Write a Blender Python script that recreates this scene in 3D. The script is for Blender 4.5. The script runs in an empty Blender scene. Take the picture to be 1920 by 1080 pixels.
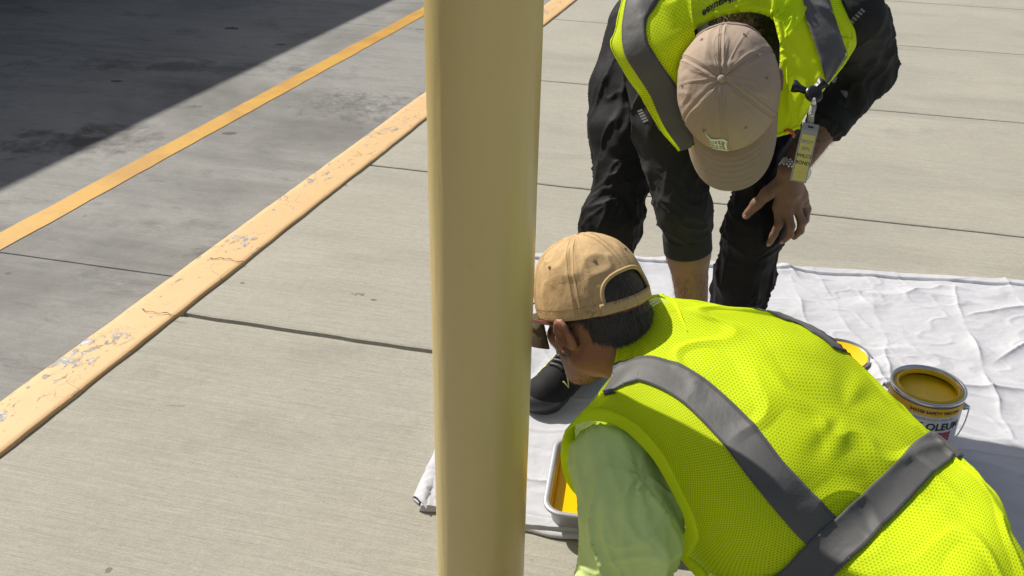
import bpy, math, random
import numpy as np
from mathutils import Vector, Matrix
random.seed(4); rng=np.random.default_rng(7)
SC=bpy.context.scene; COL=SC.collection
R=math.radians
# ---------------------------------------------------------------- camera
F=1788.; TH=R(28.8); RO=R(1.3); CAMH=1.45
fw=np.array([0,math.cos(TH),-math.sin(TH)]); _X=np.array([1.,0,0]); _U=np.cross(_X,fw)
cr=math.cos(RO)*_X+math.sin(RO)*_U; cu=-math.sin(RO)*_X+math.cos(RO)*_U; CP=np.array([0,0,CAMH])
cd=bpy.data.cameras.new('camera'); cam=bpy.data.objects.new('camera',cd); COL.objects.link(cam)
cd.sensor_width=36; cd.lens=F/1920*36; cd.clip_start=.05; cd.clip_end=400
cam.matrix_world=Matrix(((cr[0],cu[0],-fw[0],CP[0]),(cr[1],cu[1],-fw[1],CP[1]),(cr[2],cu[2],-fw[2],CP[2]),(0,0,0,1)))
SC.camera=cam
# ---------------------------------------------------------------- world, sun, exposure
SUN_AZ=R(46.8); SUN_EL=R(44)          # azimuth measured from +Y towards -X
sd=np.array([-math.sin(SUN_AZ)*math.cos(SUN_EL),math.cos(SUN_AZ)*math.cos(SUN_EL),math.sin(SUN_EL)])
w=bpy.data.worlds.new('World'); SC.world=w; w.use_nodes=True
nt=w.node_tree; bg=nt.nodes['Background']; sky=nt.nodes.new('ShaderNodeTexSky'); sky.sky_type='NISHITA'
sky.sun_disc=False; sky.sun_elevation=SUN_EL; sky.sun_rotation=-SUN_AZ; sky.air_density=1; sky.dust_density=2.5; sky.ozone_density=.6
hs=nt.nodes.new('ShaderNodeHueSaturation'); hs.inputs['Saturation'].default_value=.72; nt.links.new(sky.outputs[0],hs.inputs['Color']); nt.links.new(hs.outputs[0],bg.inputs[0]); bg.inputs[1].default_value=.085
sl=bpy.data.lights.new('sun','SUN'); sl.energy=4.9; sl.angle=R(.5); sl.color=(1,.955,.88)
so=bpy.data.objects.new('sun',sl); COL.objects.link(so); so.rotation_euler=Vector(sd).to_track_quat('Z','Y').to_euler()
SC.view_settings.view_transform='Standard'; SC.view_settings.look='None'; SC.view_settings.exposure=0.2; SC.view_settings.gamma=1
SC.render.engine='CYCLES'
# ---------------------------------------------------------------- helpers
def P(px,py,Z): return CP+(px-960)/F*Z*cr-(py-540)/F*Z*cu+Z*fw
def G(px,py,h=0.):
    d=(px-960)/F*cr-(py-540)/F*cu+fw
    return CP+d*(h-CAMH)/d[2]
def V(*a): return np.array(a,float)
def nrm(v): v=np.asarray(v,float); return v/(np.linalg.norm(v,axis=-1,keepdims=True)+1e-12)
def tag(o,label=None,cat=None,group=None,kind=None):
    for k,v in (('label',label),('category',cat),('group',group),('kind',kind)):
        if v: o[k]=v
    return o
def empty(name,loc,**k):
    o=bpy.data.objects.new(name,None); COL.objects.link(o); o.location=loc; o.empty_display_size=.1; tag(o,**k); return o
ORG={}
def orgof(p):
    o=np.zeros(3)
    while p is not None: o=o+np.array(p.location); p=p.parent
    return o
def mk(name,verts,faces,mat,parent=None,smooth=True,uv=None,loc=None,label=None,mats=None,fm=None):
    """link one mesh object; verts are world coordinates"""
    verts=np.asarray(verts,float); org=orgof(parent); here=np.array(loc,float) if loc is not None else np.zeros(3)
    if parent is not None: here=np.zeros(3) if loc is None else here-org
    vv=verts-org-here
    me=bpy.data.meshes.new(name)
    if isinstance(faces,np.ndarray):
        n=len(faces); k=faces.shape[1]
        me.vertices.add(len(vv)); me.vertices.foreach_set('co',vv.ravel().astype(np.float32))
        me.loops.add(n*k); me.loops.foreach_set('vertex_index',faces.ravel().astype(np.int32))
        me.polygons.add(n); me.polygons.foreach_set('loop_start',np.arange(0,n*k,k,dtype=np.int32))
        me.update(calc_edges=True)
    else: me.from_pydata([tuple(v) for v in vv],[],faces)
    me.materials.append(mat)
    for m in (mats or []): me.materials.append(m)
    if fm is not None: me.polygons.foreach_set('material_index',np.asarray(fm,np.int32))
    me.polygons.foreach_set('use_smooth',np.full(len(me.polygons),smooth))
    if uv is not None:
        l=me.uv_layers.new(name='UVMap'); vi=np.zeros(len(me.loops),np.int32); me.loops.foreach_get('vertex_index',vi)
        l.data.foreach_set('uv',np.asarray(uv)[vi].ravel().astype(np.float32))
    me.update(); o=bpy.data.objects.new(name,me); COL.objects.link(o)
    if parent is not None: o.parent=parent
    o.location=here
    if label: o['label']=label
    return o
def solid(o,t,off=0.):
    m=o.modifiers.new('s','SOLIDIFY'); m.thickness=t; m.offset=off; return o
class MB:
    def __init__(s): s.v=[];s.f=[]
    def add(s,v,f):
        b=len(s.v); s.v+= [tuple(x) for x in v]; s.f+=[tuple(i+b for i in q) for q in f]
    def lathe(s,prof,c=(0,0,0),n=64,fr=None,cap=False):
        c=np.array(c,float); fr=np.eye(3) if fr is None else fr; v=[]
        for (r,z) in prof:
            for i in range(n):
                a=2*math.pi*i/n; v.append(c+fr@np.array([r*math.cos(a),r*math.sin(a),z]))
        f=[(j*n+i,j*n+(i+1)%n,(j+1)*n+(i+1)%n,(j+1)*n+i) for j in range(len(prof)-1) for i in range(n)]
        if cap: f.append(tuple(range(n))[::-1]); f.append(tuple((len(prof)-1)*n+i for i in range(n)))
        s.add(v,f)
    def tube(s,pts,rad,n=10,sx=1.,up=(0,0,1),cap=True):
        pts=[np.array(p,float) for p in pts]; m=len(pts); rad=[rad]*m if np.isscalar(rad) else rad; v=[]
        pn=None
        for i,p in enumerate(pts):
            t=nrm(pts[min(i+1,m-1)]-pts[max(i-1,0)])
            if pn is None:
                a=np.array(up,float); a=a-t*(a@t)
                if np.linalg.norm(a)<.05: a=np.array([1.,0,0]); a=a-t*(a@t)
            else: a=pn-t*(pn@t)
            a=nrm(a); pn=a; b=np.cross(t,a)
            for k in range(n):
                g=2*math.pi*k/n; v.append(p+rad[i]*(a*math.cos(g)+b*sx*math.sin(g)))
        f=[(j*n+i,j*n+(i+1)%n,(j+1)*n+(i+1)%n,(j+1)*n+i) for j in range(m-1) for i in range(n)]
        if cap: f.append(tuple(range(n))[::-1]); f.append(tuple((m-1)*n+i for i in range(n)))
        s.add(v,f)
    def box(s,c,h,fr=None):
        c=np.array(c,float); fr=np.eye(3) if fr is None else fr
        v=[c+fr@np.array([x*h[0],y*h[1],z*h[2]]) for x in(-1,1) for y in(-1,1) for z in(-1,1)]
        s.add(v,[(0,1,3,2),(4,6,7,5),(0,4,5,1),(2,3,7,6),(0,2,6,4),(1,5,7,3)])
    def build(s,name,mat,parent=None,**k): return mk(name,s.v,s.f,mat,parent,**k)
# --- numpy noise
_T=rng.random((64,64,64)).astype(np.float32)*2-1
def vn(p):
    p=np.asarray(p,np.float32); i=np.floor(p).astype(np.int32); f=p-i; f=f*f*(3-2*f); i&=63; j=(i+1)&63
    x0,y0,z0=i[...,0],i[...,1],i[...,2]; x1,y1,z1=j[...,0],j[...,1],j[...,2]; fx,fy,fz=f[...,0],f[...,1],f[...,2]
    a=_T[x0,y0,z0]*(1-fx)+_T[x1,y0,z0]*fx; b=_T[x0,y1,z0]*(1-fx)+_T[x1,y1,z0]*fx
    c=_T[x0,y0,z1]*(1-fx)+_T[x1,y0,z1]*fx; d=_T[x0,y1,z1]*(1-fx)+_T[x1,y1,z1]*fx
    return (a*(1-fy)+b*fy)*(1-fz)+(c*(1-fy)+d*fy)*fz
def fbm(p,o=4):
    s=0;a=1;p=np.array(p,np.float32)
    for k in range(o): s=s+a*vn(p+k*17.3); p=p*2.03; a*=.5
    return s
# --- signed distance modelling
class Sdf:
    def __init__(s,lo,hi,h):
        s.h=h; s.lo=np.array(lo,float); s.n=np.ceil((np.array(hi)-s.lo)/h).astype(int)+1
        s.f=np.full(s.n,.2,np.float32)
    def _sub(s,lo,hi,m):
        a=np.clip(np.floor((np.array(lo)-m-s.lo)/s.h).astype(int),0,s.n); b=np.clip(np.ceil((np.array(hi)+m-s.lo)/s.h).astype(int)+1,0,s.n)
        sl=tuple(slice(int(x),int(y)) for x,y in zip(a,b))
        g=[(s.lo[i]+s.h*np.arange(a[i],b[i])).astype(np.float32) for i in range(3)]
        return sl,g[0][:,None,None],g[1][None,:,None],g[2][None,None,:]
    def _mix(s,sl,d,k,sub=False):
        f=s.f[sl]
        if f.size==0: return
        if sub:
            d=-d; h=np.clip(.5-.5*(d-f)/k,0,1) if k>0 else None
            s.f[sl]=np.maximum(f,d) if k<=0 else (d*(1-h)+f*h)+k*h*(1-h)
        else:
            if k<=0: s.f[sl]=np.minimum(f,d)
            else:
                h=np.clip(.5+.5*(d-f)/k,0,1); s.f[sl]=(d*(1-h)+f*h)-k*h*(1-h)
    def cone(s,a,b,ra,rb,k=.02,sub=False):
        a=np.array(a,float);b=np.array(b,float); m=max(ra,rb)+k*1.2+.02
        sl,x,y,z=s._sub(np.minimum(a,b),np.maximum(a,b),m); ba=b-a; L=ba@ba+1e-9
        px,py,pz=x-a[0],y-a[1],z-a[2]
        t=np.clip((px*ba[0]+py*ba[1]+pz*ba[2])/L,0,1)
        d=np.sqrt((px-t*ba[0])**2+(py-t*ba[1])**2+(pz-t*ba[2])**2)-(ra+(rb-ra)*t)
        s._mix(sl,d.astype(np.float32),k,sub)
    def chain(s,pts,rad,k=.02):
        for i in range(len(pts)-1): s.cone(pts[i],pts[i+1],rad[i],rad[i+1],k)
    def ell(s,c,r,fr=None,k=.02,sub=False):
        c=np.array(c,float); fr=np.eye(3) if fr is None else fr; R_=max(r); sl,x,y,z=s._sub(c-R_,c+R_,k*1.2+.02)
        px,py,pz=x-c[0],y-c[1],z-c[2]
        q=[px*fr[0,i]+py*fr[1,i]+pz*fr[2,i] for i in range(3)]
        k0=np.sqrt(sum((q[i]/r[i])**2 for i in range(3))); k1=np.sqrt(sum((q[i]/r[i]**2)**2 for i in range(3)))+1e-6
        s._mix(sl,(k0*(k0-1)/k1).astype(np.float32),k,sub)
    def mesh(s):
        f=s.f; n=f.shape; sg=f<0
        c=[(i,j,k) for i in(0,1) for j in(0,1) for k in(0,1)]
        cnt=np.zeros((n[0]-1,n[1]-1,n[2]-1),np.int8)
        for i,j,k in c: cnt+=sg[i:n[0]-1+i,j:n[1]-1+j,k:n[2]-1+k]
        act=(cnt>0)&(cnt<8); idx=np.argwhere(act); m=len(idx); vid=np.full(act.shape,-1,np.int32); vid[act]=np.arange(m)
        pos=np.zeros((m,3)); w_=np.zeros(m)
        val=[f[idx[:,0]+i,idx[:,1]+j,idx[:,2]+k] for i,j,k in c]
        for p in range(8):
            for q in range(p+1,8):
                dd=[abs(c[p][t]-c[q][t]) for t in range(3)]
                if sum(dd)!=1: continue
                a,b=val[p],val[q]; x=(a<0)!=(b<0); t=np.where(x,a/(a-b+1e-12),0)
                for ax in range(3): pos[:,ax]+=x*(c[p][ax]+(c[q][ax]-c[p][ax])*t)
                w_+=x
        pos=(pos/w_[:,None]+idx)*s.h+s.lo; F_=[]
        for ax in range(3):
            a1,a2=(ax+1)%3,(ax+2)%3
            s0=[slice(None)]*3; s1=[slice(None)]*3; s0[ax]=slice(0,-1); s1[ax]=slice(1,None)
            A=sg[tuple(s0)];B=sg[tuple(s1)]; e=np.argwhere(A!=B)
            e=e[(e[:,a1]>0)&(e[:,a2]>0)&(e[:,a1]<n[a1]-1)&(e[:,a2]<n[a2]-1)]
            if not len(e): continue
            def g(d1,d2):
                z=e.copy(); z[:,a1]-=d1; z[:,a2]-=d2; return vid[z[:,0],z[:,1],z[:,2]]
            q=np.stack([g(1,1),g(0,1),g(0,0),g(1,0)],1); fl=~A[e[:,0],e[:,1],e[:,2]]; q[fl]=q[fl][:,::-1]; F_.append(q)
        return pos,np.concatenate(F_)
def vnorm(v,f):
    n=np.zeros_like(v); a=np.cross(v[f[:,2]]-v[f[:,0]],v[f[:,3]]-v[f[:,1]])
    for i in range(4): np.add.at(n,f[:,i],a)
    return nrm(n)
def relax(v,f,it=2,k=.5):
    for _ in range(it):
        s=np.zeros_like(v); c=np.zeros(len(v))
        for i in range(4):
            a,b=f[:,i],f[:,(i+1)%4]; np.add.at(s,a,v[b]); np.add.at(s,b,v[a]); np.add.at(c,a,1); np.add.at(c,b,1)
        v=v+(s/c[:,None]-v)*k
    return v
# --- sheets (cloth panels with real shape)
def _crm(t,n):
    t=np.clip(t,0,n-1-1e-6); i=np.floor(t).astype(int); u=t-i
    w_=np.stack([-.5*u+u*u-.5*u**3,1-2.5*u*u+1.5*u**3,.5*u+2*u*u-1.5*u**3,-.5*u*u+.5*u**3],-1)
    M=np.zeros((len(t),n+2)); 
    for k in range(4): M[np.arange(len(t)),i+k]+=w_[:,k]
    E=np.zeros((n+2,n)); E[1:-1]=np.eye(n); E[0,0]=2;E[0,1]=-1;E[-1,-1]=2;E[-1,-2]=-1
    return M@E
class Sheet:
    """tensor Catmull-Rom surface through a net[row][col] of world points"""
    def __init__(s,net,disp=None):
        s.net=np.array(net,float); s.nv,s.nu=s.net.shape[:2]; s.disp=disp; s.sg=1.; c_=s.raw([(s.nu-1)/2],[(s.nv-1)/2])[0]; s.sg=1. if s.norm([(s.nu-1)/2],[(s.nv-1)/2])[0]@(CP-c_)>0 else -1.
        s.lu=np.mean(np.linalg.norm(np.diff(s.net,axis=1),axis=2)); s.lv=np.mean(np.linalg.norm(np.diff(s.net,axis=0),axis=2))
    def raw(s,u,v):
        u=np.asarray(u,float).ravel(); v=np.asarray(v,float).ravel()
        A=_crm(v,s.nv);B=_crm(u,s.nu); return np.einsum('pi,pj,ijk->pk',A,B,s.net)
    def norm(s,u,v,e=.16):
        u=np.asarray(u,float).ravel(); v=np.asarray(v,float).ravel()
        a=s.raw(np.clip(u+e,0,s.nu-1),v)-s.raw(np.clip(u-e,0,s.nu-1),v); b=s.raw(u,np.clip(v+e,0,s.nv-1))-s.raw(u,np.clip(v-e,0,s.nv-1))
        return nrm(np.cross(a,b))*s.sg
    def at(s,u,v,off=0.):
        u=np.asarray(u,float).ravel(); v=np.asarray(v,float).ravel(); p=s.raw(u,v); n=s.norm(u,v); d=off
        if s.disp is not None: d=d+s.disp(u,v,p)
        return p+n*(d[:,None] if np.ndim(d) else d)
    def grid(s,nu,nv,u0=0,u1=None,v0=0,v1=None,off=0.):
        u1=s.nu-1 if u1 is None else u1; v1=s.nv-1 if v1 is None else v1
        U_,V_=np.meshgrid(np.linspace(u0,u1,nu),np.linspace(v0,v1,nv)); p=s.at(U_,V_,off)
        i=np.arange(nu*nv).reshape(nv,nu); f=np.stack([i[:-1,:-1],i[:-1,1:],i[1:,1:],i[1:,:-1]],-1).reshape(-1,4)
        return p,f,np.stack([U_.ravel()*s.lu,V_.ravel()*s.lv],1)
    def ribbon(s,path,width,off=.0015,n=160,across=7,shift=0.):
        """strip of constant width following path(t)->(u,v)"""
        t=np.linspace(0,1,n); uv=np.array([path(x) for x in t]); pts=s.raw(uv[:,0],uv[:,1]); nn=s.norm(uv[:,0],uv[:,1])
        tg=nrm(np.gradient(pts,axis=0)); sd_=np.cross(nn,tg); e=.02
        Su=(s.raw(uv[:,0]+e,uv[:,1])-s.raw(uv[:,0]-e,uv[:,1]))/(2*e); Sv=(s.raw(uv[:,0],uv[:,1]+e)-s.raw(uv[:,0],uv[:,1]-e))/(2*e)
        V_=[];W=[]
        D=[]
        for i in range(n):
            A=np.stack([Su[i],Sv[i]],1); d,_,_,_=np.linalg.lstsq(A,sd_[i],rcond=None); D.append(d)
        D=np.array(D); L=np.concatenate([[0],np.cumsum(np.linalg.norm(np.diff(pts,axis=0),axis=1))])
        for k in range(across):
            o=((k/(across-1))-.5)*width+shift; q=uv+D*o; q[:,0]=np.clip(q[:,0],0,s.nu-1); q[:,1]=np.clip(q[:,1],0,s.nv-1)
            V_.append(s.at(q[:,0],q[:,1],off)); W.append(np.stack([np.full(n,o),L],1))
        V_=np.stack(V_,1).reshape(-1,3); W=np.stack(W,1).reshape(-1,2)
        i=np.arange(n*across).reshape(n,across); f=np.stack([i[:-1,:-1],i[:-1,1:],i[1:,1:],i[1:,:-1]],-1).reshape(-1,4)
        return V_,f,W
def poly_path(pts):
    pts=np.array(pts,float); L=np.concatenate([[0],np.cumsum(np.linalg.norm(np.diff(pts,axis=0),axis=1))]); L/=L[-1]
    return lambda t:(np.interp(t,L,pts[:,0]),np.interp(t,L,pts[:,1]))
def text_mesh(s,size=1.,shear=0.,bold=0.,res=3):
    c=bpy.data.curves.new('t','FONT'); c.body=s; c.size=size; c.shear=shear; c.offset=bold; c.resolution_u=res; c.align_x='CENTER'; c.align_y='CENTER'
    o=bpy.data.objects.new('t',c); COL.objects.link(o); bpy.context.view_layer.update()
    me=bpy.data.meshes.new_from_object(o.evaluated_get(bpy.context.evaluated_depsgraph_get()))
    v=[tuple(x.co) for x in me.vertices]; f=[tuple(p.vertices) for p in me.polygons]
    bpy.data.objects.remove(o); bpy.data.curves.remove(c); bpy.data.meshes.remove(me); return np.array(v),f
# ---------------------------------------------------------------- materials
class NT:
    def __init__(s,name,alpha=False):
        s.m=bpy.data.materials.new(name); s.m.use_nodes=True; s.t=s.m.node_tree; s.b=s.t.nodes['Principled BSDF']; s.out=s.t.nodes['Material Output']
    def n(s,typ,ins=None,**kw):
        x=s.t.nodes.new('ShaderNode'+typ)
        for k,v in kw.items(): setattr(x,k,v)
        for k,v in (ins or {}).items(): s.set(x.inputs[k],v)
        return x
    def set(s,sock,v):
        if isinstance(v,bpy.types.NodeSocket): s.t.links.new(v,sock)
        elif isinstance(v,(tuple,list)) and len(v)==3 and sock.type=='RGBA': sock.default_value=(*v,1)
        else: sock.default_value=v
    def co(s,kind='Object',scale=(1,1,1),rot=(0,0,0),loc=(0,0,0)):
        c=s.n('TexCoord'); m=s.n('Mapping',{'Vector':c.outputs[kind],'Scale':scale,'Rotation':rot,'Location':loc}); return m.outputs[0]
    def noise(s,vec,sc,det=4,rough=.55,dist=0.): return s.n('TexNoise',{'Vector':vec,'Scale':sc,'Detail':det,'Roughness':rough,'Distortion':dist}).outputs['Fac']
    def ramp(s,fac,stops,interp='LINEAR'):
        r=s.n('ValToRGB',{'Fac':fac}); e=r.color_ramp.elements; r.color_ramp.interpolation=interp
        while len(e)<len(stops): e.new(.5)
        for q,(p,c) in zip(e,stops): q.position=p; q.color=(c,c,c,1) if np.isscalar(c) else (*c,1)
        return r.outputs[0]
    def math(s,op,a,b=0.,c=0.,clamp=False): return s.n('Math',{0:a,1:b,2:c},operation=op,use_clamp=clamp).outputs[0]
    def mix(s,fac,a,b,mode='MIX'):
        x=s.n('Mix',data_type='RGBA',blend_type=mode); s.set(x.inputs[0],fac); s.set(x.inputs[6],a); s.set(x.inputs[7],b); return x.outputs[2]
    def bump(s,h,st=.3,dist=.001,prev=None):
        x=s.n('Bump',{'Height':h,'Strength':st,'Distance':dist})
        if prev is not None: s.set(x.inputs['Normal'],prev)
        return x.outputs[0]
    def fin(s,col,rough=.6,bump=None,**k):
        s.set(s.b.inputs['Base Color'],col); s.set(s.b.inputs['Roughness'],rough)
        if bump is not None: s.set(s.b.inputs['Normal'],bump)
        for a,v in k.items(): s.set(s.b.inputs[a.replace('_',' ')],v)
        return s.m
def m_plain(name,col,rough=.6,var=.12,sc=60,bst=.15,bd=.001,**k):
    t=NT(name); v=t.co(); n=t.noise(v,sc,4); n2=t.noise(v,sc*.13,3)
    f=t.math('MULTIPLY_ADD',n,var,1-var/2); f2=t.math('MULTIPLY_ADD',n2,var*1.5,1-var*.75)
    c=t.mix(1.,tuple(col),t.n('CombineColor',{0:t.math('MULTIPLY',f,f2),1:t.math('MULTIPLY',f,f2),2:t.math('MULTIPLY',f,f2)}).outputs[0],'MULTIPLY')
    return t.fin(c,rough,t.bump(n,bst,bd),**k)
ROADZ=-.13
JA=R(-12.8)   # direction of the slab joints and of the broom finish
def m_concrete(name,ca,cb,dark,seed=0.,stain=.5):
    t=NT(name); v=t.co('Object',rot=(0,0,-JA),loc=(seed,seed,0))
    st=t.n('Mapping',{'Vector':v,'Scale':(2.6,60,1)}).outputs[0]; s1=t.noise(st,1.6,5,.65)
    st2=t.n('Mapping',{'Vector':v,'Scale':(9,330,1)}).outputs[0]; s2=t.noise(st2,1,3,.6)
    st3=t.n('Mapping',{'Vector':v,'Scale':(.5,2.6,1)}).outputs[0]; s3=t.noise(st3,1.3,4,.6,.4)
    big=t.noise(v,1.1,5,.6,.3); fine=t.noise(v,420,2,.6); mid=t.noise(v,42,5,.7)
    c=t.mix(t.ramp(big,[(.3,0.),(.72,1.)]),ca,cb)
    c=t.mix(t.math('MULTIPLY',t.ramp(s3,[(.5,0.),(.75,1.)]),stain*.8),c,dark)
    st4=t.n('Mapping',{'Vector':v,'Scale':(5,105,1)}).outputs[0]; s4=t.ramp(t.noise(st4,1,4,.65),[(.32,0.),(.68,1.)]); sp4=t.ramp(t.noise(v,150,3,.7),[(.36,0.),(.64,1.)])
    c=t.mix(t.math('MULTIPLY',t.ramp(s1,[(.5,0.),(.75,1.)]),.20),c,dark)
    f=t.math('ADD',t.math('MULTIPLY',s2,.34),t.math('ADD',t.math('MULTIPLY',fine,.50),t.math('MULTIPLY',mid,.34)))
    f=t.math('ADD',f,t.math('MULTIPLY_ADD',s4,.13,.335)); f=t.math('ADD',f,t.math('MULTIPLY_ADD',sp4,.12,-.06)); c=t.mix(1.,c,t.n('CombineColor',{0:f,1:f,2:f}).outputs[0],'MULTIPLY')
    vo=t.n('TexVoronoi',{'Vector':v,'Scale':4.2,'Randomness':1.}); sp=t.math('MULTIPLY',t.math('LESS_THAN',t.math('ADD',vo.outputs['Distance'],t.math('MULTIPLY',mid,.09)),.085),t.math('GREATER_THAN',t.n('SeparateColor',{0:vo.outputs['Color']}).outputs[0],.66))
    c=t.mix(t.math('MULTIPLY',sp,.55),c,(.05,.048,.045))
    vo2=t.n('TexVoronoi',{'Vector':v,'Scale':38.,'Randomness':1.}); sp2=t.math('MULTIPLY',t.math('LESS_THAN',vo2.outputs['Distance'],.07),t.math('GREATER_THAN',t.n('SeparateColor',{0:vo2.outputs['Color']}).outputs[1],.8))
    c=t.mix(t.math('MULTIPLY',sp2,.5),c,(.08,.075,.07))
    h=t.math('ADD',t.math('MULTIPLY',s2,1.0),t.math('ADD',t.math('MULTIPLY',fine,.5),t.math('ADD',t.math('MULTIPLY',mid,.6),t.math('MULTIPLY',s1,.8))))
    return t,v,c,t.bump(h,.75,.0022)
def blob(t,c,px,py,z,rx,ry,lo,hi,col,amt,sc=30,det=6,ang=0.):
    o=G(px,py,z); co=t.n('TexCoord').outputs['Object']; m_=t.n('Mapping',{'Vector':co,'Location':tuple(-o),'Rotation':(0,0,0)}).outputs[0]
    m_=t.n('Mapping',{'Vector':m_,'Rotation':(0,0,-ang),'Scale':(1/rx,1/ry,1)}).outputs[0]
    d=t.n('VectorMath',{0:m_},operation='LENGTH').outputs['Value']; f=t.math('SUBTRACT',t.noise(co,sc,det,.68,.3),t.math('MULTIPLY',t.math('POWER',d,2.),.25))
    return t.mix(t.math('MULTIPLY',t.ramp(f,[(lo,0.),(hi,1.)]),amt),c,col)
t,v_,c_,b_=m_concrete('sidewalk_concrete',(.38,.358,.294),(.318,.30,.246),(.205,.195,.162),3.,.55)
for q in ((672,552,.05,.022,.46,.50,(.10,.095,.085),.7,70),(700,562,.012,.008,.3,.4,(.08,.075,.07),.7,60),(230,700,.5,.12,.42,.7,(.22,.205,.17),.5,9),(560,820,.6,.2,.45,.7,(.23,.215,.18),.4,8),(330,760,.03,.006,.35,.4,(.2,.19,.16),.6,50),(620,660,.4,.1,.42,.65,(.24,.225,.185),.5,10),(1750,250,.9,.14,.42,.7,(.24,.225,.19),.5,7),(1700,430,.8,.12,.42,.7,(.25,.235,.20),.5,7)):
    c_=blob(t,c_,q[0],q[1],0,q[2],q[3],q[4],q[5],q[6],q[7],q[8],6,JA)
M_WALK=t.fin(c_,.85,b_)
t,v_,c_,b_=m_concrete('road_concrete',(.275,.268,.245),(.21,.206,.19),(.10,.098,.093),9.,.75)
oil=t.noise(t.co('Object',loc=(4.,1.,0)),.55,5,.65,.6); c_=t.mix(t.math('MULTIPLY',t.ramp(oil,[(.52,0.),(.68,1.)]),.6),c_,(.075,.068,.063))
tire=t.noise(t.n('Mapping',{'Vector':v_,'Scale':(1.,2.2,1.)}).outputs[0],3.0,13,.8,.3); c_=t.mix(t.math('MULTIPLY',t.ramp(tire,[(.53,0.),(.64,1.)]),.6),c_,(.10,.10,.098))
for q in ((150,265,.45,.30,.34,.55,(.045,.035,.032),.85,6),(330,125,1.2,.18,.34,.55,(.07,.07,.07),.7,5),(690,205,.55,.42,.44,.56,(.085,.085,.083),.65,14),(395,478,.16,.07,.34,.5,(.09,.082,.072),.7,16),(640,190,.35,.3,.42,.5,(.09,.09,.088),.5,40),(430,250,.035,.02,.2,.25,(.05,.05,.05),.8,30),(434,53,.045,.028,.2,.24,(.02,.02,.02),.9,30),(526,83,.03,.02,.2,.25,(.03,.03,.03),.8,30),(218,152,.03,.02,.2,.25,(.03,.03,.03),.8,30),(365,200,.05,.03,.36,.4,(.07,.07,.068),.8,60),(700,260,.9,.10,.40,.6,(.12,.118,.11),.5,10),(300,420,.7,.08,.40,.6,(.13,.128,.12),.5,10)):
    c_=blob(t,c_,q[0],q[1],ROADZ,q[2],q[3],q[4],q[5],q[6],q[7],q[8],7,JA)
M_ROAD=t.fin(c_,.8,b_)
def m_kerb():
    t=NT('kerb_paint'); v=t.co(); sx=t.n('SeparateXYZ',{0:v}); y=sx.outputs[1]
    n=t.noise(t.n('Mapping',{'Vector':v,'Scale':(.6,1.,1)}).outputs[0],46,7,.68,.4); nb=t.noise(v,3.2,3,.5); fine=t.noise(v,160,4,.6)
    er=t.math('GREATER_THAN',y,0.); ed=t.ramp(t.math('MULTIPLY_ADD',y,6.,.5),[(.0,.54),(.10,.42),(.22,.20),(.35,.02),(.74,.04),(.86,.30),(.96,.26)])
    ch=t.math('ADD',t.math('MULTIPLY',n,1.0),t.math('ADD',t.math('MULTIPLY',nb,.55),t.math('MULTIPLY',ed,.36)))
    chip=t.ramp(ch,[(.975,0.),(.985,1.)]); edge=t.ramp(ch,[(.955,0.),(.975,1.),(.982,1.),(.99,0.)])
    paint=t.mix(t.noise(v,14,4),(.68,.44,.20),(.60,.38,.165)); paint=t.mix(t.math('MULTIPLY',t.ramp(fine,[(.62,0.),(.8,1.)]),.5),paint,(.36,.25,.13))
    cc=t.mix(t.ramp(t.noise(v,30,2),[(.45,0.),(.55,1.)]),(.27,.27,.245),(.47,.47,.50))
    c=t.mix(chip,paint,cc); c=t.mix(t.math('MULTIPLY',edge,.7),c,(.16,.12,.08))
    cr_=t.n('TexVoronoi',{'Vector':t.n('Mapping',{'Vector':v,'Scale':(1.,1.,1.)}).outputs[0],'Scale':15.,'Randomness':1.},feature='DISTANCE_TO_EDGE').outputs['Distance']
    crk=t.math('MULTIPLY',t.math('LESS_THAN',cr_,.018),t.ramp(t.noise(v,6,4),[(.54,0.),(.6,1.)])); c=t.mix(t.math('MULTIPLY',crk,.6),c,(.3,.19,.09))
    h=t.math('ADD',t.math('MULTIPLY',chip,-1.2),t.math('ADD',t.math('MULTIPLY',n,.6),t.math('MULTIPLY',fine,.35)))
    return t.fin(c,.62,t.bump(h,.8,.002))
M_KERB=m_kerb()
def m_line():
    t=NT('road_line_paint'); v=t.co(); n=t.noise(v,30,5,.7); s=t.noise(t.n('Mapping',{'Vector':v,'Rotation':(0,0,-JA)}).outputs[0],3,4,.6,.4)
    st=t.noise(t.n('Mapping',{'Vector':v,'Rotation':(0,0,-JA),'Scale':(3,90,1)}).outputs[0],1.5,4)
    c=t.mix(t.ramp(s,[(.4,0.),(.62,1.)]),(.54,.285,.012),(.42,.20,.009)); c=t.mix(t.math('MULTIPLY',t.ramp(n,[(.56,0.),(.68,1.)]),.4),c,(.30,.21,.09))
    c=t.mix(t.math('MULTIPLY',t.ramp(st,[(.53,0.),(.68,1.)]),.4),c,(.30,.20,.07))
    return t.fin(c,.6,t.bump(t.math('ADD',n,st),.6,.0015))
M_LINE=m_line()
def m_post():
    t=NT('cream_post_paint'); v=t.co(); o=t.noise(v,330,3,.55); b=t.noise(v,7,3); d=t.noise(v,45,5,.7)
    c=t.mix(b,(.63,.50,.215),(.59,.465,.195)); c=t.mix(t.math('MULTIPLY',t.ramp(d,[(.66,0.),(.74,1.)]),.25),c,(.33,.26,.12))
    return t.fin(c,.33,t.bump(t.math('ADD',o,t.math('MULTIPLY',d,.4)),.3,.0012))
M_POST=m_post()
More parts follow.
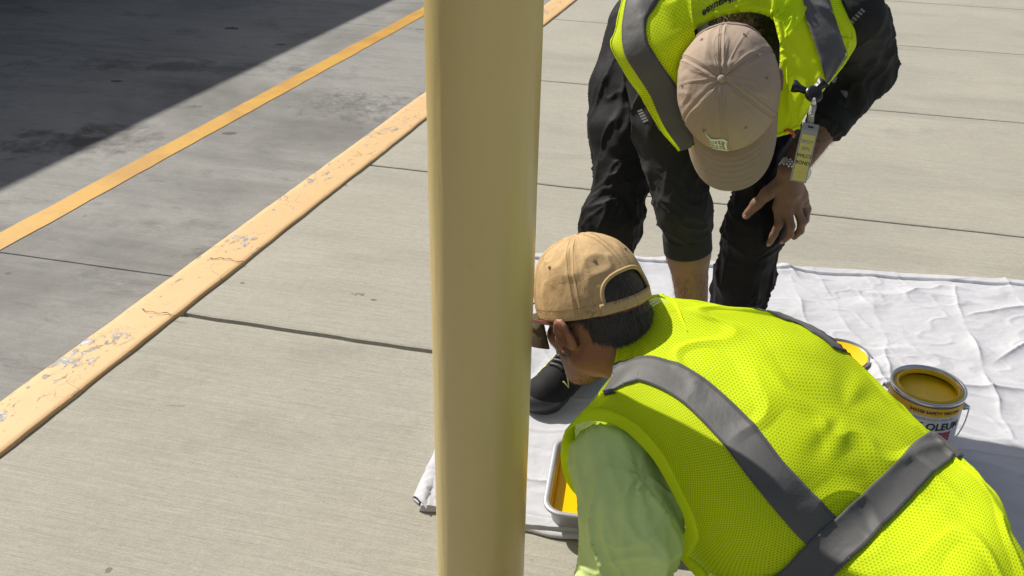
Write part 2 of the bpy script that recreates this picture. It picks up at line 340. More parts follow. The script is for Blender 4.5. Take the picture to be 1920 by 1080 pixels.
def m_canvas():
    t=NT('canvas'); v=t.co(); wv=t.noise(v,900,1); n=t.noise(v,9,6,.6,.6); d=t.noise(v,2.4,4,.6)
    c=t.mix(d,(.52,.52,.54),(.465,.465,.49)); c=t.mix(t.math('MULTIPLY',t.ramp(t.noise(v,26,5,.7),[(.63,0.),(.7,1.)]),.2),c,(.40,.39,.36))
    return t.fin(c,.9,t.bump(n,.8,.006,t.bump(wv,.35,.0006)))
M_CANVAS=m_canvas()
def m_hivis(name,col,holes=True,trans=.36,su=195,sv=215,hole=.21):
    t=NT(name); t.b.inputs['Roughness'].default_value=.75; t.b.inputs['Specular IOR Level'].default_value=.25
    uv=t.n('TexCoord').outputs['UV']; n=t.noise(t.co(),14,4)
    c=t.mix(n,tuple(col),tuple(x*.97 for x in col)); t.set(t.b.inputs['Base Color'],c)
    wn=t.noise(t.co(),700,2); h=wn
    tr=t.n('BsdfTranslucent',{'Color':c}); ms=t.n('MixShader',{0:trans,1:t.b.outputs[0],2:tr.outputs[0]}); outs=ms.outputs[0]
    if holes:
        s=t.n('SeparateXYZ',{0:uv}); U_=t.math('MULTIPLY',s.outputs[0],su); V_=t.math('MULTIPLY',s.outputs[1],sv)
        row=t.math('FLOOR',V_); off=t.math('MULTIPLY',t.math('MODULO',row,2.),.5)
        fx=t.math('SUBTRACT',t.math('FRACT',t.math('ADD',U_,off)),.5); fy=t.math('SUBTRACT',t.math('FRACT',V_),.5)
        d=t.math('SQRT',t.math('ADD',t.math('POWER',t.math('ABSOLUTE',fx),2.),t.math('POWER',t.math('MULTIPLY',t.math('ABSOLUTE',fy),.8),2.)))
        m=t.ramp(d,[(hole-.05,1.),(hole+.05,0.)])
        tp=t.n('BsdfTransparent'); m2=t.n('MixShader',{0:t.math('MULTIPLY',m,.5),1:outs,2:tp.outputs[0]}); outs=m2.outputs[0]
        h=t.math('ADD',wn,t.math('MULTIPLY',d,1.3))
    t.set(t.b.inputs['Normal'],t.bump(h,.5,.001)); t.set(tr.inputs['Normal'],t.bump(h,.3,.001))
    t.t.links.new(outs,t.out.inputs[0]); return t.m
HV=(.82,1.0,.010)
M_MESH=m_hivis('hivis_mesh',HV); M_MESH2=m_hivis('hivis_mesh_coarse',(.81,1.0,.012),su=215,sv=240,hole=.22)
M_HV=m_hivis('hivis_fabric',(.82,1.0,.010),False,.30); M_BIND=m_hivis('hivis_binding',(.84,1.0,.010),False,.15)
def m_tape():
    t=NT('reflective_tape'); v=t.co(); n=t.noise(v,9,4,.6,.8); f=t.noise(v,900,1)
    c=t.mix(n,(.092,.09,.087),(.07,.069,.067)); uv=t.n('SeparateXYZ',{0:t.n('TexCoord').outputs['UV']})
    ed=t.math('GREATER_THAN',t.math('ABSOLUTE',uv.outputs[0]),.0245); st=t.math('LESS_THAN',t.math('FRACT',t.math('MULTIPLY',uv.outputs[1],260)),.6)
    e2=t.math('MULTIPLY',t.math('LESS_THAN',t.math('ABSOLUTE',t.math('SUBTRACT',t.math('ABSOLUTE',uv.outputs[0]),.0238)),.0006),1.)
    c=t.mix(t.math('MULTIPLY',e2,st),c,(.03,.03,.03))
    return t.fin(c,.6,t.bump(n,.4,.008,t.bump(f,.15,.0004)),Sheen_Weight=.1)
M_TAPE=m_tape()
def m_knit(name,col,rough=.85,wsc=500,var=.15):
    t=NT(name); v=t.co(); w_=t.noise(v,wsc,2); n=t.noise(v,18,5,.65,.3); f=t.math('MULTIPLY_ADD',n,var*2,1-var)
    c=t.mix(1.,tuple(col),t.n('CombineColor',{0:f,1:f,2:f}).outputs[0],'MULTIPLY')
    return t.fin(c,rough,t.bump(n,.35,.006,t.bump(w_,.3,.0006)),Specular_IOR_Level=.25)
M_GREEN=m_knit('light_green_shirt',(.62,.76,.27)); M_BLACK=m_knit('black_knit',(.024,.024,.0245)); M_TROU=m_knit('black_trouser',(.0075,.0075,.008),.7)
M_UNDER=m_knit('hole_shade_shirt',(.20,.27,.11)); M_NAVY=m_knit('dark_work_trouser',(.03,.033,.045)); M_CHAR=m_knit('charcoal_cuff',(.022,.023,.024))  # M_UNDER: darker shirt green, painted-in shade behind the vest holes
def m_cap(name,col,stain,amt):
    t=NT(name); v=t.co(); tw=t.n('TexWave',{'Vector':t.n('Mapping',{'Vector':v,'Rotation':(.5,.7,.4)}).outputs[0],'Scale':420.,'Distortion':1.5}).outputs['Fac']
    n=t.noise(v,22,5,.65,.5); g=t.noise(v,60,5,.7); c=t.mix(n,tuple(col),tuple(x*.85 for x in col))
    c=t.mix(t.math('MULTIPLY',t.ramp(g,[(.53,0.),(.68,1.)]),amt),c,stain)
    return t.fin(c,.85,t.bump(n,.5,.005,t.bump(tw,.22,.0006)),Specular_IOR_Level=.2)
M_CAP1=m_cap('worn_tan_cap',(.58,.405,.21),(.36,.24,.12),.45); M_BILL1=m_cap('shaded_dark_bill',(.085,.065,.04),(.045,.035,.025),.5); M_CAP2=m_cap('taupe_cap',(.42,.325,.25),(.33,.25,.19),.15)  # M_BILL1: dark cap colour, with the shade on the bill painted in
M_STITCH1=m_plain('brown_stitch',(.25,.15,.07)); M_STITCH2=m_plain('taupe_stitch',(.30,.215,.155))
def m_skin(name,col,red):
    t=NT(name); v=t.co(); n=t.noise(v,24,5,.65); f=t.noise(v,260,3,.6); fr=t.ramp(t.noise(v,75,4,.7),[(.56,0.),(.66,1.)])
    c=t.mix(n,tuple(col),tuple(red)); c=t.mix(t.math('MULTIPLY',fr,.22),c,tuple(x*.62 for x in col))
    t.b.inputs['Subsurface Weight'].default_value=.08; t.b.inputs['Subsurface Scale'].default_value=.008
    t.b.inputs['Subsurface Radius'].default_value=(1,.35,.2)
    return t.fin(c,.56,t.bump(f,.5,.0012,t.bump(n,.5,.005)))
M_SKIN1=m_skin('tanned_skin',(.27,.125,.078),(.34,.13,.085)); M_SKIN2=m_skin('brown_skin',(.20,.11,.068),(.235,.118,.073))
M_HAIR1=m_plain('greying_brown_hair',(.085,.066,.050),.5,.9,160); M_HAIR2=m_plain('dark_hair',(.018,.013,.010),.5,.4,220)
M_ARMHAIR=m_plain('arm_hair',(.03,.02,.013),.6)
M_METAL=m_plain('tin_metal',(.62,.62,.63),.28,.1,30,.05,Metallic=1.); M_STEEL=m_plain('watch_steel',(.80,.79,.76),.3,.1,300,.1,Metallic=.55)
M_TRAY=m_plain('grey_tray_metal',(.42,.43,.44),.45,.12,60,.1,Metallic=.35); M_PAINT=m_plain('wet_yellow_paint',(.86,.52,.004),.16,.06,9,.2,.002)
M_PAINTD=m_plain('drying_yellow_paint',(.86,.55,.008),.30,.2,25,.3,.002)
M_LWHITE=m_plain('can_label_grey',(.62,.62,.64),.4,.05); M_LYEL=m_plain('can_label_yellow',(.78,.46,.02),.4,.08); M_INK=m_plain('black_ink',(.015,.015,.017),.5); M_RED=m_plain('label_red',(.45,.03,.05),.5)
M_LGREY=m_plain('label_grey_ink',(.28,.28,.30),.5); M_WHITE=m_plain('white_thread',(.74,.80,.66),.8,.1,300); M_RUB=m_plain('black_rubber',(.035,.035,.037),.5,.3,90,.4)
M_SOLE=m_plain('shoe_rubber',(.032,.034,.037),.4,.3,60,.2); M_SHOEM=m_knit('shoe_mesh',(.012,.012,.013),.75,900); M_LIME=m_plain('yellow_thread',(.62,.62,.22),.7)
M_PLAS=m_plain('black_plastic',(.012,.012,.013),.35,.2,40,.1); M_TICKET=m_plain('yellow_card',(.72,.60,.16),.5,.12,12); M_FRAME=m_plain('brown_glasses_frame',(.16,.05,.035),.25)
M_EYE=m_plain('eye_white',(.7,.68,.64),.2); M_GREYREF=m_plain('sleeve_reflector',(.20,.20,.20),.5); M_ORANGE=m_plain('orange_cord',(.6,.12,.02),.5)
t=NT('clear_vinyl'); t.b.inputs['Transmission Weight'].default_value=.0; M_VINYL=t.fin((.46,.46,.42),.25,None,Alpha=.75)
M_WALL=m_plain('painted_wall',(.45,.43,.39),.8,.1,5,.3,.01); M_ROOF=m_plain('roof_edge_metal',(.25,.25,.26),.5)
# ---------------------------------------------------------------- ground: sidewalk, road, kerb
kd=V(math.cos(R(72.6)),math.sin(R(72.6)),0); kn=V(-kd[1],kd[0],0)      # along the kerb / towards the road
jd=V(math.cos(JA),math.sin(JA),0)
K0=V(-.987,2.405,0)                                                     # point on the inner kerb edge
def on_kerb(y): return K0+kd*((y-K0[1])/kd[1])
# slabs: profile along the kerb, swept along the joint direction
def slabs(name,mat,z,start_t,joints,tmin,tmax,s0,s1,gap,dep,wide=()):
    prof=[]; edges=sorted(joints); t0=tmin
    for j in edges:
        g=gap*(2.1 if j in wide else 1.)
        prof+=[(t0,z)] if not prof else []
        prof+=[(j-g*1.6,z-.0005),(j-g*.9,z-.0025),(j-g*.55,z-dep),(j+g*.55,z-dep),(j+g*.9,z-.0025),(j+g*1.6,z-.0005)]
    prof+=[(tmax,z)]
    ns=260; S=np.concatenate([np.linspace(s0,s0+(s1-s0)*.3,160),np.linspace(s0+(s1-s0)*.3,s1,ns-159)[1:]]) if s1>s0 else np.linspace(s0,s1,ns)
    v=[];T=len(prof)
    wob=[0.]*T
    for s_ in S:
        for i,(t_,zz) in enumerate(prof):
            d=0.
            if abs(zz-z)>1e-4: d=float(vn(V(s_*9,t_*3,1.)))*.0025+float(vn(V(s_*60,t_*3,5.)))*.0012
            v.append(K0+kd*(t_+d)+jd*s_+V(0,0,zz))
    n=len(S); f=[(i*T+k,(i+1)*T+k,(i+1)*T+k+1,i*T+k+1) for i in range(n-1) for k in range(T-1)]
    if s1<s0: f=[q[::-1] for q in f]
    return mk(name,v,f,mat,smooth=False)
# joint position along the kerb line (t) from measured points
def joint_t(p):
    p=np.asarray(p)-K0; A=np.array([[kd[0],jd[0]],[kd[1],jd[1]]]); return float(np.linalg.solve(A,p[:2])[0])
J=[joint_t(G(*q)) for q in ((576,624),(1462,394),(1462,190),(1462,68),(1783,9))]
stp=(J[3]-J[0])/3; JJ=[J[0]-2*stp,J[0]-stp,*J]+[J[4]+stp*k for k in range(1,14)]
walk=slabs('sidewalk',M_WALK,0.,0,JJ,-6,J[4]+stp*13.6,0,26,.0058,.012,wide=(J[0],))
tag(walk,'beige broom-finished concrete sidewalk slabs with thin dark joints',None,None,'structure')
RJ=[joint_t(G(165,496,ROADZ))+k*3.6 for k in range(-2,8)]
road=slabs('road',M_ROAD,ROADZ,0,RJ,-9,26,0.0,-22,.0028,.008)
tag(road,'grey concrete driveway beside the kerb',None,None,'structure')
base=MB(); base.box((0,0,-1.2),(180,180,.9)); tag(base.build('ground',M_WALK,smooth=False),kind='structure')
# longitudinal construction joint in the shaded part of the drive
# kerb, own local frame: x along, y across, origin on inner edge
kb=bpy.data.meshes.new('kerb'); W=.158; rngk=np.linspace(-7,26,1500); KJ=[joint_t(G(*q)) for q in ((340,592),(455,490))]
prof=[(0,-.25),(0,.003),(.001,.0075),(.004,.0098),(.02,.0106),(W-.03,.0110),(W-.008,.0105),(W-.001,.007),(W+.001,-.004),(W+.012,-.25)]
kv=[];kf=[]
for i,x in enumerate(rngk):
    for j,(y,z) in enumerate(prof):
        e=float(vn(V(x*22,y*10,2.)))*.0016+float(vn(V(x*3,0,9.)))*.0022; dz=float(vn(V(x*7,y*25,3.)))*.0012 if 1<j<8 else 0
        kv.append((x,y+(e if j in(1,2,3,6,7,8) else 0)+.001,z+dz))
n=len(prof); kf=[(i*n+k,i*n+k+1,(i+1)*n+k+1,(i+1)*n+k) for i in range(len(rngk)-1) for k in range(n-1)]
kb.from_pydata(kv,[],[q[::-1] for q in kf]); kb.materials.append(M_KERB)
for p in kb.polygons: p.use_smooth=True
ko=bpy.data.objects.new('kerb',kb); COL.objects.link(ko); ko.location=K0; ko.rotation_euler=(0,0,R(72.6)); tag(ko,'kerb painted pale yellow with chipped paint along its inner edge',None,None,'structure')
# hairline cracks across the kerb, drawn as thin dark brown lines
crk=MB()
for (a,b) in (((265,578),(345,593)),((395,481),(456,491))):
    A=G(*a,.016);B=G(*b,.016); pts=[A+(B-A)*q+kd*float(vn(V(q*7,a[0],1)))*.010+V(0,0,-.0012) for q in np.linspace(.02,.98,24)]
    crk.tube(pts,[.0006+.0009*abs(float(vn(V(q*9,3,a[1])))) for q in np.linspace(0,1,24)],6)
tag(crk.build('kerb_crack',m_plain('dark_crack',(.16,.11,.06),.9)),kind='structure')
# yellow line on the road
ya=G(0,437,ROADZ);yb=G(0,470,ROADZ); yc=K0+kn*(((ya+yb)/2-K0)@kn); lv=[];lf=[]
for i,x in enumerate(np.linspace(-8,24,420)):
    for j,o in enumerate((-.053,-.02,.02,.053)):
        e=(float(vn(V(x*8,j,1)))*.0035+float(vn(V(x*40,j,1)))*.0015) if j in(0,3) else 0
        q=yc+kd*x+kn*(o+e); lv.append((q[0],q[1],ROADZ+.002))
lf=[(i*4+k,(i+1)*4+k,(i+1)*4+k+1,i*4+k+1) for i in range(419) for k in range(3)]
tag(mk('road_line',lv,lf,M_LINE),'worn orange-yellow line painted on the grey drive',None,None,'structure')
# canopy over the drive: its shadow falls over the road
sp=G(0,358,ROADZ); BH=3.1; back=sd[:2]/sd[2]*(BH+.5-ROADZ); e0=sp+V(back[0],back[1],0)
fr=np.stack([kd,kn,V(0,0,1)],1)
bld=empty('canopy',(e0[0]-4,e0[1]+1,0),label='long flat-roofed canopy across the drive whose shadow covers the roadway',cat='canopy')
c=e0+kn*9; mb=MB(); mb.box((c[0],c[1],BH+.25),(30,9,.25),fr); mb.build('roof',M_ROOF,bld,smooth=False)
c=e0+kn*14.2; mb=MB(); mb.box((c[0],c[1],BH/2-.07),(29.8,.15,BH/2+.068),fr); mb.build('wall',M_WALL,bld,smooth=False)
for k in (-12,-6,22,28):
    c=e0+kn*2.5+kd*k; mb=MB(); mb.lathe([(.16,ROADZ),(.16,BH-.002)],(c[0],c[1],0),32); mb.build('column',M_WALL,bld)
# ---------------------------------------------------------------- post
PR=.0815; PX=-.047; PY=1.325
po=empty('steel_post',(PX,PY,0),label='tall round cream-painted steel post standing on the sidewalk in front of both workers',cat='post')
pv=[];NP=160
zs=np.linspace(0,2.7,260)
for z in zs:
    for i in range(NP):
        a=2*math.pi*i/NP; rr=PR+float(0)
        pv.append((a,z,rr))
pv=np.array(pv); d=fbm(np.stack([np.cos(pv[:,0])*9,np.sin(pv[:,0])*9,pv[:,1]*9],1),3)*.00035
# welded seam down the left side
aseam=R(180+13); dd=np.angle(np.exp(1j*(pv[:,0]-aseam))); d=d-np.exp(-(dd/.012)**2)*.0012+np.exp(-(dd/.06)**2)*.0007
rr=pv[:,2]+d; vv=np.stack([PX+rr*np.cos(pv[:,0]),PY+rr*np.sin(pv[:,0]),pv[:,1]],1); i=np.arange(len(zs)*NP).reshape(len(zs),NP); j=np.roll(i,-1,1)
mk('pole',vv,np.stack([i[:-1],j[:-1],j[1:],i[1:]],-1).reshape(-1,4),M_POST,po)
mb=MB(); mb.lathe([(PR,2.7),(PR*1.02,2.705),(PR*1.02,2.72),(PR*.8,2.735),(.001,2.74)],(PX,PY,0)); mb.build('cap_plate',M_POST,po)
mb=MB(); mb.lathe([(PR+.0,.0),(PR+.012,.001),(PR+.008,.008),(PR-.001,.012)],(PX,PY,0)); mb.build('base_collar',m_plain('grout',(.3,.29,.26),.9),po)
# ---------------------------------------------------------------- drop cloth
def cloth_h(x,y):
    p=np.stack([x,y,np.zeros_like(x)],-1)
    wx=x+.05*fbm(p*3,2); wy=y+.05*fbm(p*3+7,2)
    h=.003*fbm(np.stack([wx*7,wy*12,x*0],-1),4)
    r1=1-np.abs(vn(np.stack([wx*5+3,wy*9+wx*3,x*0+2],-1))); h+=.0035*np.clip(r1-.62,0,1)**1.3/.38
    r2=1-np.abs(vn(np.stack([wx*13+wy*4,wy*15,x*0+5],-1))); h+=.002*np.clip(r2-.72,0,1)/.28
    r3=1-np.abs(vn(np.stack([wx*3+wy*2,wy*4-wx,x*0+8],-1))); h+=.006*np.clip(r3-.85,0,1)/.15
    return np.clip(h+.008,.0,.1)
def seg_d(x,y,a,b):
    a=np.array(a[:2]);b=np.array(b[:2]); ba=b-a; t_=np.clip(((x-a[0])*ba[0]+(y-a[1])*ba[1])/(ba@ba),0,1)
    cx=x-a[0]-t_*ba[0]; cy=y-a[1]-t_*ba[1]; L=math.hypot(*ba); s_=(cx*ba[1]-cy*ba[0])/L; return s_,np.hypot(cx,cy)
creases=[[(1480,520),(1497,570),(1520,640),(1560,700)],[(1640,590),(1655,640),(1662,690),(1668,720)],[(1785,535),(1800,600),(1840,690),(1880,780),(1900,835)],[(1400,470),(1560,560),(1640,590)],
 [(1800,600),(1860,590),(1960,580)],[(1005,560),(1060,650),(1040,700)],[(1000,640),(1090,600)],[(1010,860),(1100,850)],[(1560,530),(1600,545),(1650,595)],[(1845,690),(1960,640)],[(1690,560),(1790,540)]]
creases=[[G(*q) for q in c] for c in creases]+[[V(x,1.5,0),V(x-.03,2.9,0)] for x in (.42,1.02,1.62)]+[[V(-.1,2.22,0),V(2.,2.06,0)],[V(-.1,1.72,0),V(2.,1.58,0)]]
nx,ny=720,480
c00=G(786,957)[:2]; c10=np.array([2.05,1.22]); c11=np.array([2.05,2.70]); c01=np.array([-.10,2.886])
uu,vv_=np.meshgrid(np.linspace(0,1,nx),np.linspace(0,1,ny))
X_=(1-uu)*(1-vv_)*c00[0]+uu*(1-vv_)*c10[0]+uu*vv_*c11[0]+(1-uu)*vv_*c01[0]
Y_=(1-uu)*(1-vv_)*c00[1]+uu*(1-vv_)*c10[1]+uu*vv_*c11[1]+(1-uu)*vv_*c01[1]
# wavy outline
ed=.006*vn(np.stack([X_*9,X_*0,X_*0+3],-1)); Y_+=ed*np.clip(1-vv_*12,0,1)+.012*vn(np.stack([X_*2.3,X_*0,X_*0+6],-1))*vv_**8
Y_+=(-.02*np.exp(-((X_-.1)/.12)**2))*np.clip(1-vv_*5,0,1)
Z_=cloth_h(X_,Y_)
for c in creases:
    best=None; hz_=np.minimum(np.hypot(X_-c[0][0],Y_-c[0][1]),np.hypot(X_-c[-1][0],Y_-c[-1][1]))
    for a,b in zip(c[:-1],c[1:]):
        s_,d_=seg_d(X_+.010*vn(np.stack([X_*14,Y_*14,X_*0+21],-1)),Y_+.010*vn(np.stack([X_*14,Y_*14,X_*0+31],-1)),a,b)
        if best is None: best,bs=d_,s_
        else:
            k=d_<best; best=np.where(k,d_,best); bs=np.where(k,s_,bs)
    am=np.clip(.42+.8*vn(np.stack([X_*9,Y_*9,X_*0+11],-1)),.1,1.2)*np.clip(hz_/.05,0,1); Z_+=am*(.0085*np.exp(-np.abs(best)/.0065)+.004*np.exp(-(best/.03)**2))
hem=np.minimum(vv_*1.5,np.minimum((1-vv_)*1.5,uu*2.1)); Z_+=.006*np.clip((.035-hem)/.004,0,1)*(hem>.0)-.003*np.exp(-((hem-.038)/.005)**2)
Z_=np.where(hem<.0008,.001,np.maximum(Z_,.003))
i=np.arange(nx*ny).reshape(ny,nx)
dc=mk('drop_cloth',np.stack([X_,Y_,Z_],-1).reshape(-1,3),np.stack([i[:-1,:-1],i[:-1,1:],i[1:,1:],i[1:,:-1]],-1).reshape(-1,4),M_CANVAS,loc=(.9,2.1,0))
tag(dc,'white canvas drop cloth with creases spread over the sidewalk under the workers','drop cloth')
# folded-over corner by the post
g0=G(778,938);g1=G(797,963);g2=G(822,845);g3=G(836,852)
net=[]
for q in np.linspace(0,1,6):
    a=g0+(g2-g0)*q; b=g1+(g3-g1)*q; m=(a+b)/2; net.append([b+V(.004,0,.012),b*.6+a*.4+V(0,0,.019+.004*math.sin(q*9)),a+V(-.001,0,.013),a+V(-.004,0,.003),a*.6+b*.4+V(0,0,.005)])
sh=Sheet(net,lambda u,v,p:.0018*fbm(p*70,3)); p_,f_,u_=sh.grid(40,80); solid(mk('folded_edge',p_,f_,M_CANVAS,dc),.003)
# rolled hem along the near edge
pts=[];A=G(980,990);B=G(1320,1052)
for q in np.linspace(0,1,60):
    pts.append(A+(B-A)*q+V(0,float(vn(V(q*6,0,0)))*.006,.006+float(vn(V(q*10,2,0)))*.003))
mb=MB(); mb.tube(pts,[.011+.003*float(vn(V(q*9,7,0))) for q in np.linspace(0,1,60)],14,.62,up=(0,1,0)); o=mb.build('rolled_hem',M_CANVAS,dc)
# ---------------------------------------------------------------- paint can, lid, tray
cc=G(1741,722,.192); CX,CY=cc[0],cc[1]; r0=.083
can=empty('paint_can',(CX,CY,.006),label='open gallon can of yellow paint with grey and yellow label beside the kneeling worker',cat='paint can')
B0=.012
mb=MB(); mb.lathe([(.001,B0-.004),(r0-.004,B0-.004),(r0,B0),(r0+.0012,B0+.004),(r0,B0+.008),(r0,B0+.172),(r0+.0018,B0+.175),(r0+.0022,B0+.179),(r0+.0015,B0+.182),(r0-.002,B0+.1825),(r0-.005,B0+.180),(r0-.0055,B0+.174),(r0-.010,B0+.173),(r0-.0125,B0+.176),(r0-.0145,B0+.181),(r0-.0165,B0+.180),(r0-.0165,B0+.172),(r0-.0035,B0+.168),(r0-.0035,B0+.14)],(CX,CY,0),n=96)
mb.build('can_body',M_METAL,can)
mb=MB(); mb.lathe([(r0-.0033,B0+.145),(r0-.0033,B0+.158),(r0-.006,B0+.157),(.001,B0+.157)],(CX,CY,0),n=96); mb.build('paint',M_PAINTD,can)
mb=MB(); mb.lathe([(r0-.0055,B0+.1745),(r0-.0065,B0+.1755),(r0-.010,B0+.1745),(r0-.0118,B0+.1768),(r0-.0142,B0+.1818),(r0-.0168,B0+.181),(r0-.0172,B0+.170)],(CX,CY,0),n=96); mb.build('paint_on_rim',M_PAINTD,can)
def cyl_map(rad,a0,z0,lean=0): return lambda x,y:np.array([CX+rad*math.sin(a0+x/rad),CY-rad*math.cos(a0+x/rad),z0+y])
def band(name,mat,z0,z1,rad,a0=0,a1=2*math.pi):
    n=96; v=[];f=[]
    for k in range(n+1):
        a=a0+(a1-a0)*k/n
        for z in (z0,z1): v.append((CX+rad*math.sin(a),CY-rad*math.cos(a),z))
    for k in range(n): f.append((2*k,2*k+2,2*k+3,2*k+1))
    return mk(name,v,f,mat,can)
band('label_sleeve',M_LWHITE,B0+.009,B0+.1695,r0+.0006); band('label_band',M_LYEL,B0+.1475,B0+.171,r0+.0011)
AF=R(-5)      # label front faces this angle
def cantext(s,size,x,z,mat,bold=0.,sx=1.,rad=r0+.0018,shear=0):
    v,f=text_mesh(s,size,shear,bold); m=cyl_map(rad,AF,B0+z); return mk('label_text',[m(a[0]*sx+x,a[1]) for a in v],f,mat,can,smooth=False)
cantext('242258 SAFETY YELLOW',.0105,.0,.158,M_INK,.0003,1.05,r0+.0019)
cantext('TRUSTED QUALITY SINCE 1921',.0062,.0,.139,M_LGREY,.0001,1.1,r0+.0014)
cantext('RUST-OLEUM',.0262,-.008,.119,M_INK,.0008,1.0,r0+.0014)
mb=MB(); m=cyl_map(r0+.0013,AF,B0)
for rr_ in range(3):
    for q in range(9):
        x0=-.052+q*.0115+(.0 if rr_%2==0 else .0); z0_=.078+rr_*.0088
        v=[m(x0+a*.0102/4,z0_+b*.0076) for b in(0,1) for a in range(5)]; mb.add(v,[(a,a+1,a+6,a+5) for a in range(4)])
mb.build('label_logo',M_RED,can)
v,f=text_mesh('PROFESSIONAL',.0095,0,.0004); m2=cyl_map(r0+.0020,AF,B0+.0905)
mk('label_text',[m2(a[0]*.95-.012,a[1]) for a in v],f,M_INK,can,smooth=False)
v,f=text_mesh('PROFESSIONAL',.0088,0,.0001); m3=cyl_map(r0+.0024,AF,B0+.0905); mk('label_text',[m3(a[0]*1.02-.012,a[1]) for a in v],f,M_LWHITE,can,smooth=False)
ea=R(62)
for s_ in (0,math.pi):
    a=ea+s_; dr=V(math.sin(a),-math.cos(a),0); q=V(CX,CY,B0+.150)+dr*(r0+.001); fr_=np.stack([np.cross(V(0,0,1),dr),V(0,0,1),dr],1)
    mb=MB(); mb.lathe([(.009,0),(.009,.003),(.006,.007),(.005,.012),(.0001,.013)],q,24,fr_); mb.build('ear',M_METAL,can)
ed1=V(math.sin(ea),-math.cos(ea),0); fd=V(ed1[1],-ed1[0],0); fd=fd if fd[1]<0 else -fd
pts=[]
for k in range(41):
    g=math.pi*k/40; c_=math.cos(g); s_=math.sin(g); pts.append(V(CX,CY,B0+.150)+ed1*c_*(r0+.013)+(fd*.30+V(0,0,-.95))*s_*.105+fd*s_**.5*.068)
mb=MB(); mb.tube(pts,.0016,8); mb.build('handle_wire',M_STEEL,can)
# lid
lc=G(1578,661,.022); lid=empty('tin_lid',(lc[0],lc[1],.012),label='round metal paint can lid lying yellow side up on the white drop cloth',cat='lid')
mb=MB(); R1=.0815; mb.lathe([(.001,.014),(R1-.008,.014),(R1-.0075,.0165),(R1-.004,.0172),(R1-.001,.0165),(R1,.0185),(R1+.0015,.0182),(R1+.0012,.0145),(R1-.012,.0115),(.001,.0115)],(lc[0],lc[1],.0),n=80); mb.build('rim',m_plain('dull_tin',(.16,.16,.165),.5,.2,40,.1,Metallic=.6),lid)
mb=MB(); mb.lathe([(.0005,.0152),(R1-.012,.0150),(R1-.0105,.0163)],(lc[0],lc[1],0),n=80); mb.build('paint_film',M_PAINT,lid)
# tray
ta=R(-8.0); tx=V(math.cos(ta),math.sin(ta),0); ty=V(-tx[1],tx[0],0); tl=.36; tw_=.265
tc0=G(1021,938,.072); tcc=tc0+ty*(tw_/2-.035)+tx*(tl/2); tcc[2]=0
tray=empty('paint_tray',(tcc[0],tcc[1],.008),label='shallow grey metal roller tray holding bright yellow paint on the drop cloth',cat='paint tray')
def rrect(hx,hy,r,z,n=10):
    o=[]
    for (sx,sy,a0) in ((1,1,0),(-1,1,90),(-1,-1,180),(1,-1,270)):
        for k in range(n+1):
            a=R(a0+90*k/n); o.append(tcc+tx*(sx*(hx-r)+r*math.cos(a))+ty*(sy*(hy-r)+r*math.sin(a))+V(0,0,z))
    return o
def ringloft(name,secs,mat,parent,cap=None):
    v=[];n=len(secs[0])
    for s_ in secs: v+=list(s_)
    f=[(j*n+i,j*n+(i+1)%n,(j+1)*n+(i+1)%n,(j+1)*n+i) for j in range(len(secs)-1) for i in range(n)]
    if cap: f.append(tuple((len(secs)-1)*n+i for i in range(n)))
    return mk(name,v,f,mat,parent)
hx,hy=tl/2,tw_/2
ringloft('basin',[rrect(hx-.022,hy-.022,.03,.012),rrect(hx-.016,hy-.016,.034,.016),rrect(hx-.010,hy-.010,.038,.062),rrect(hx-.002,hy-.002,.042,.063),rrect(hx+.003,hy+.003,.045,.0655),rrect(hx+.0035,hy+.0035,.045,.069),rrect(hx+.001,hy+.001,.044,.0715),rrect(hx-.006,hy-.006,.04,.072),rrect(hx-.0095,hy-.0095,.036,.068),rrect(hx-.016,hy-.016,.032,.024),rrect(hx-.022,hy-.022,.028,.018)],M_TRAY,tray,True)
ringloft('paint',[rrect(hx-.0155,hy-.0155,.033,.032),rrect(hx-.0165,hy-.016,.032,.0345),rrect(hx-.024,hy-.024,.03,.034)],M_PAINT,tray,True)
ringloft('paint_splash',[rrect(hx-.0130,hy-.0130,.0345,.050),rrect(hx-.0158,hy-.0158,.0335,.033)],M_PAINTD,tray)
#PEOPLE
from mathutils.bvhtree import BVHTree
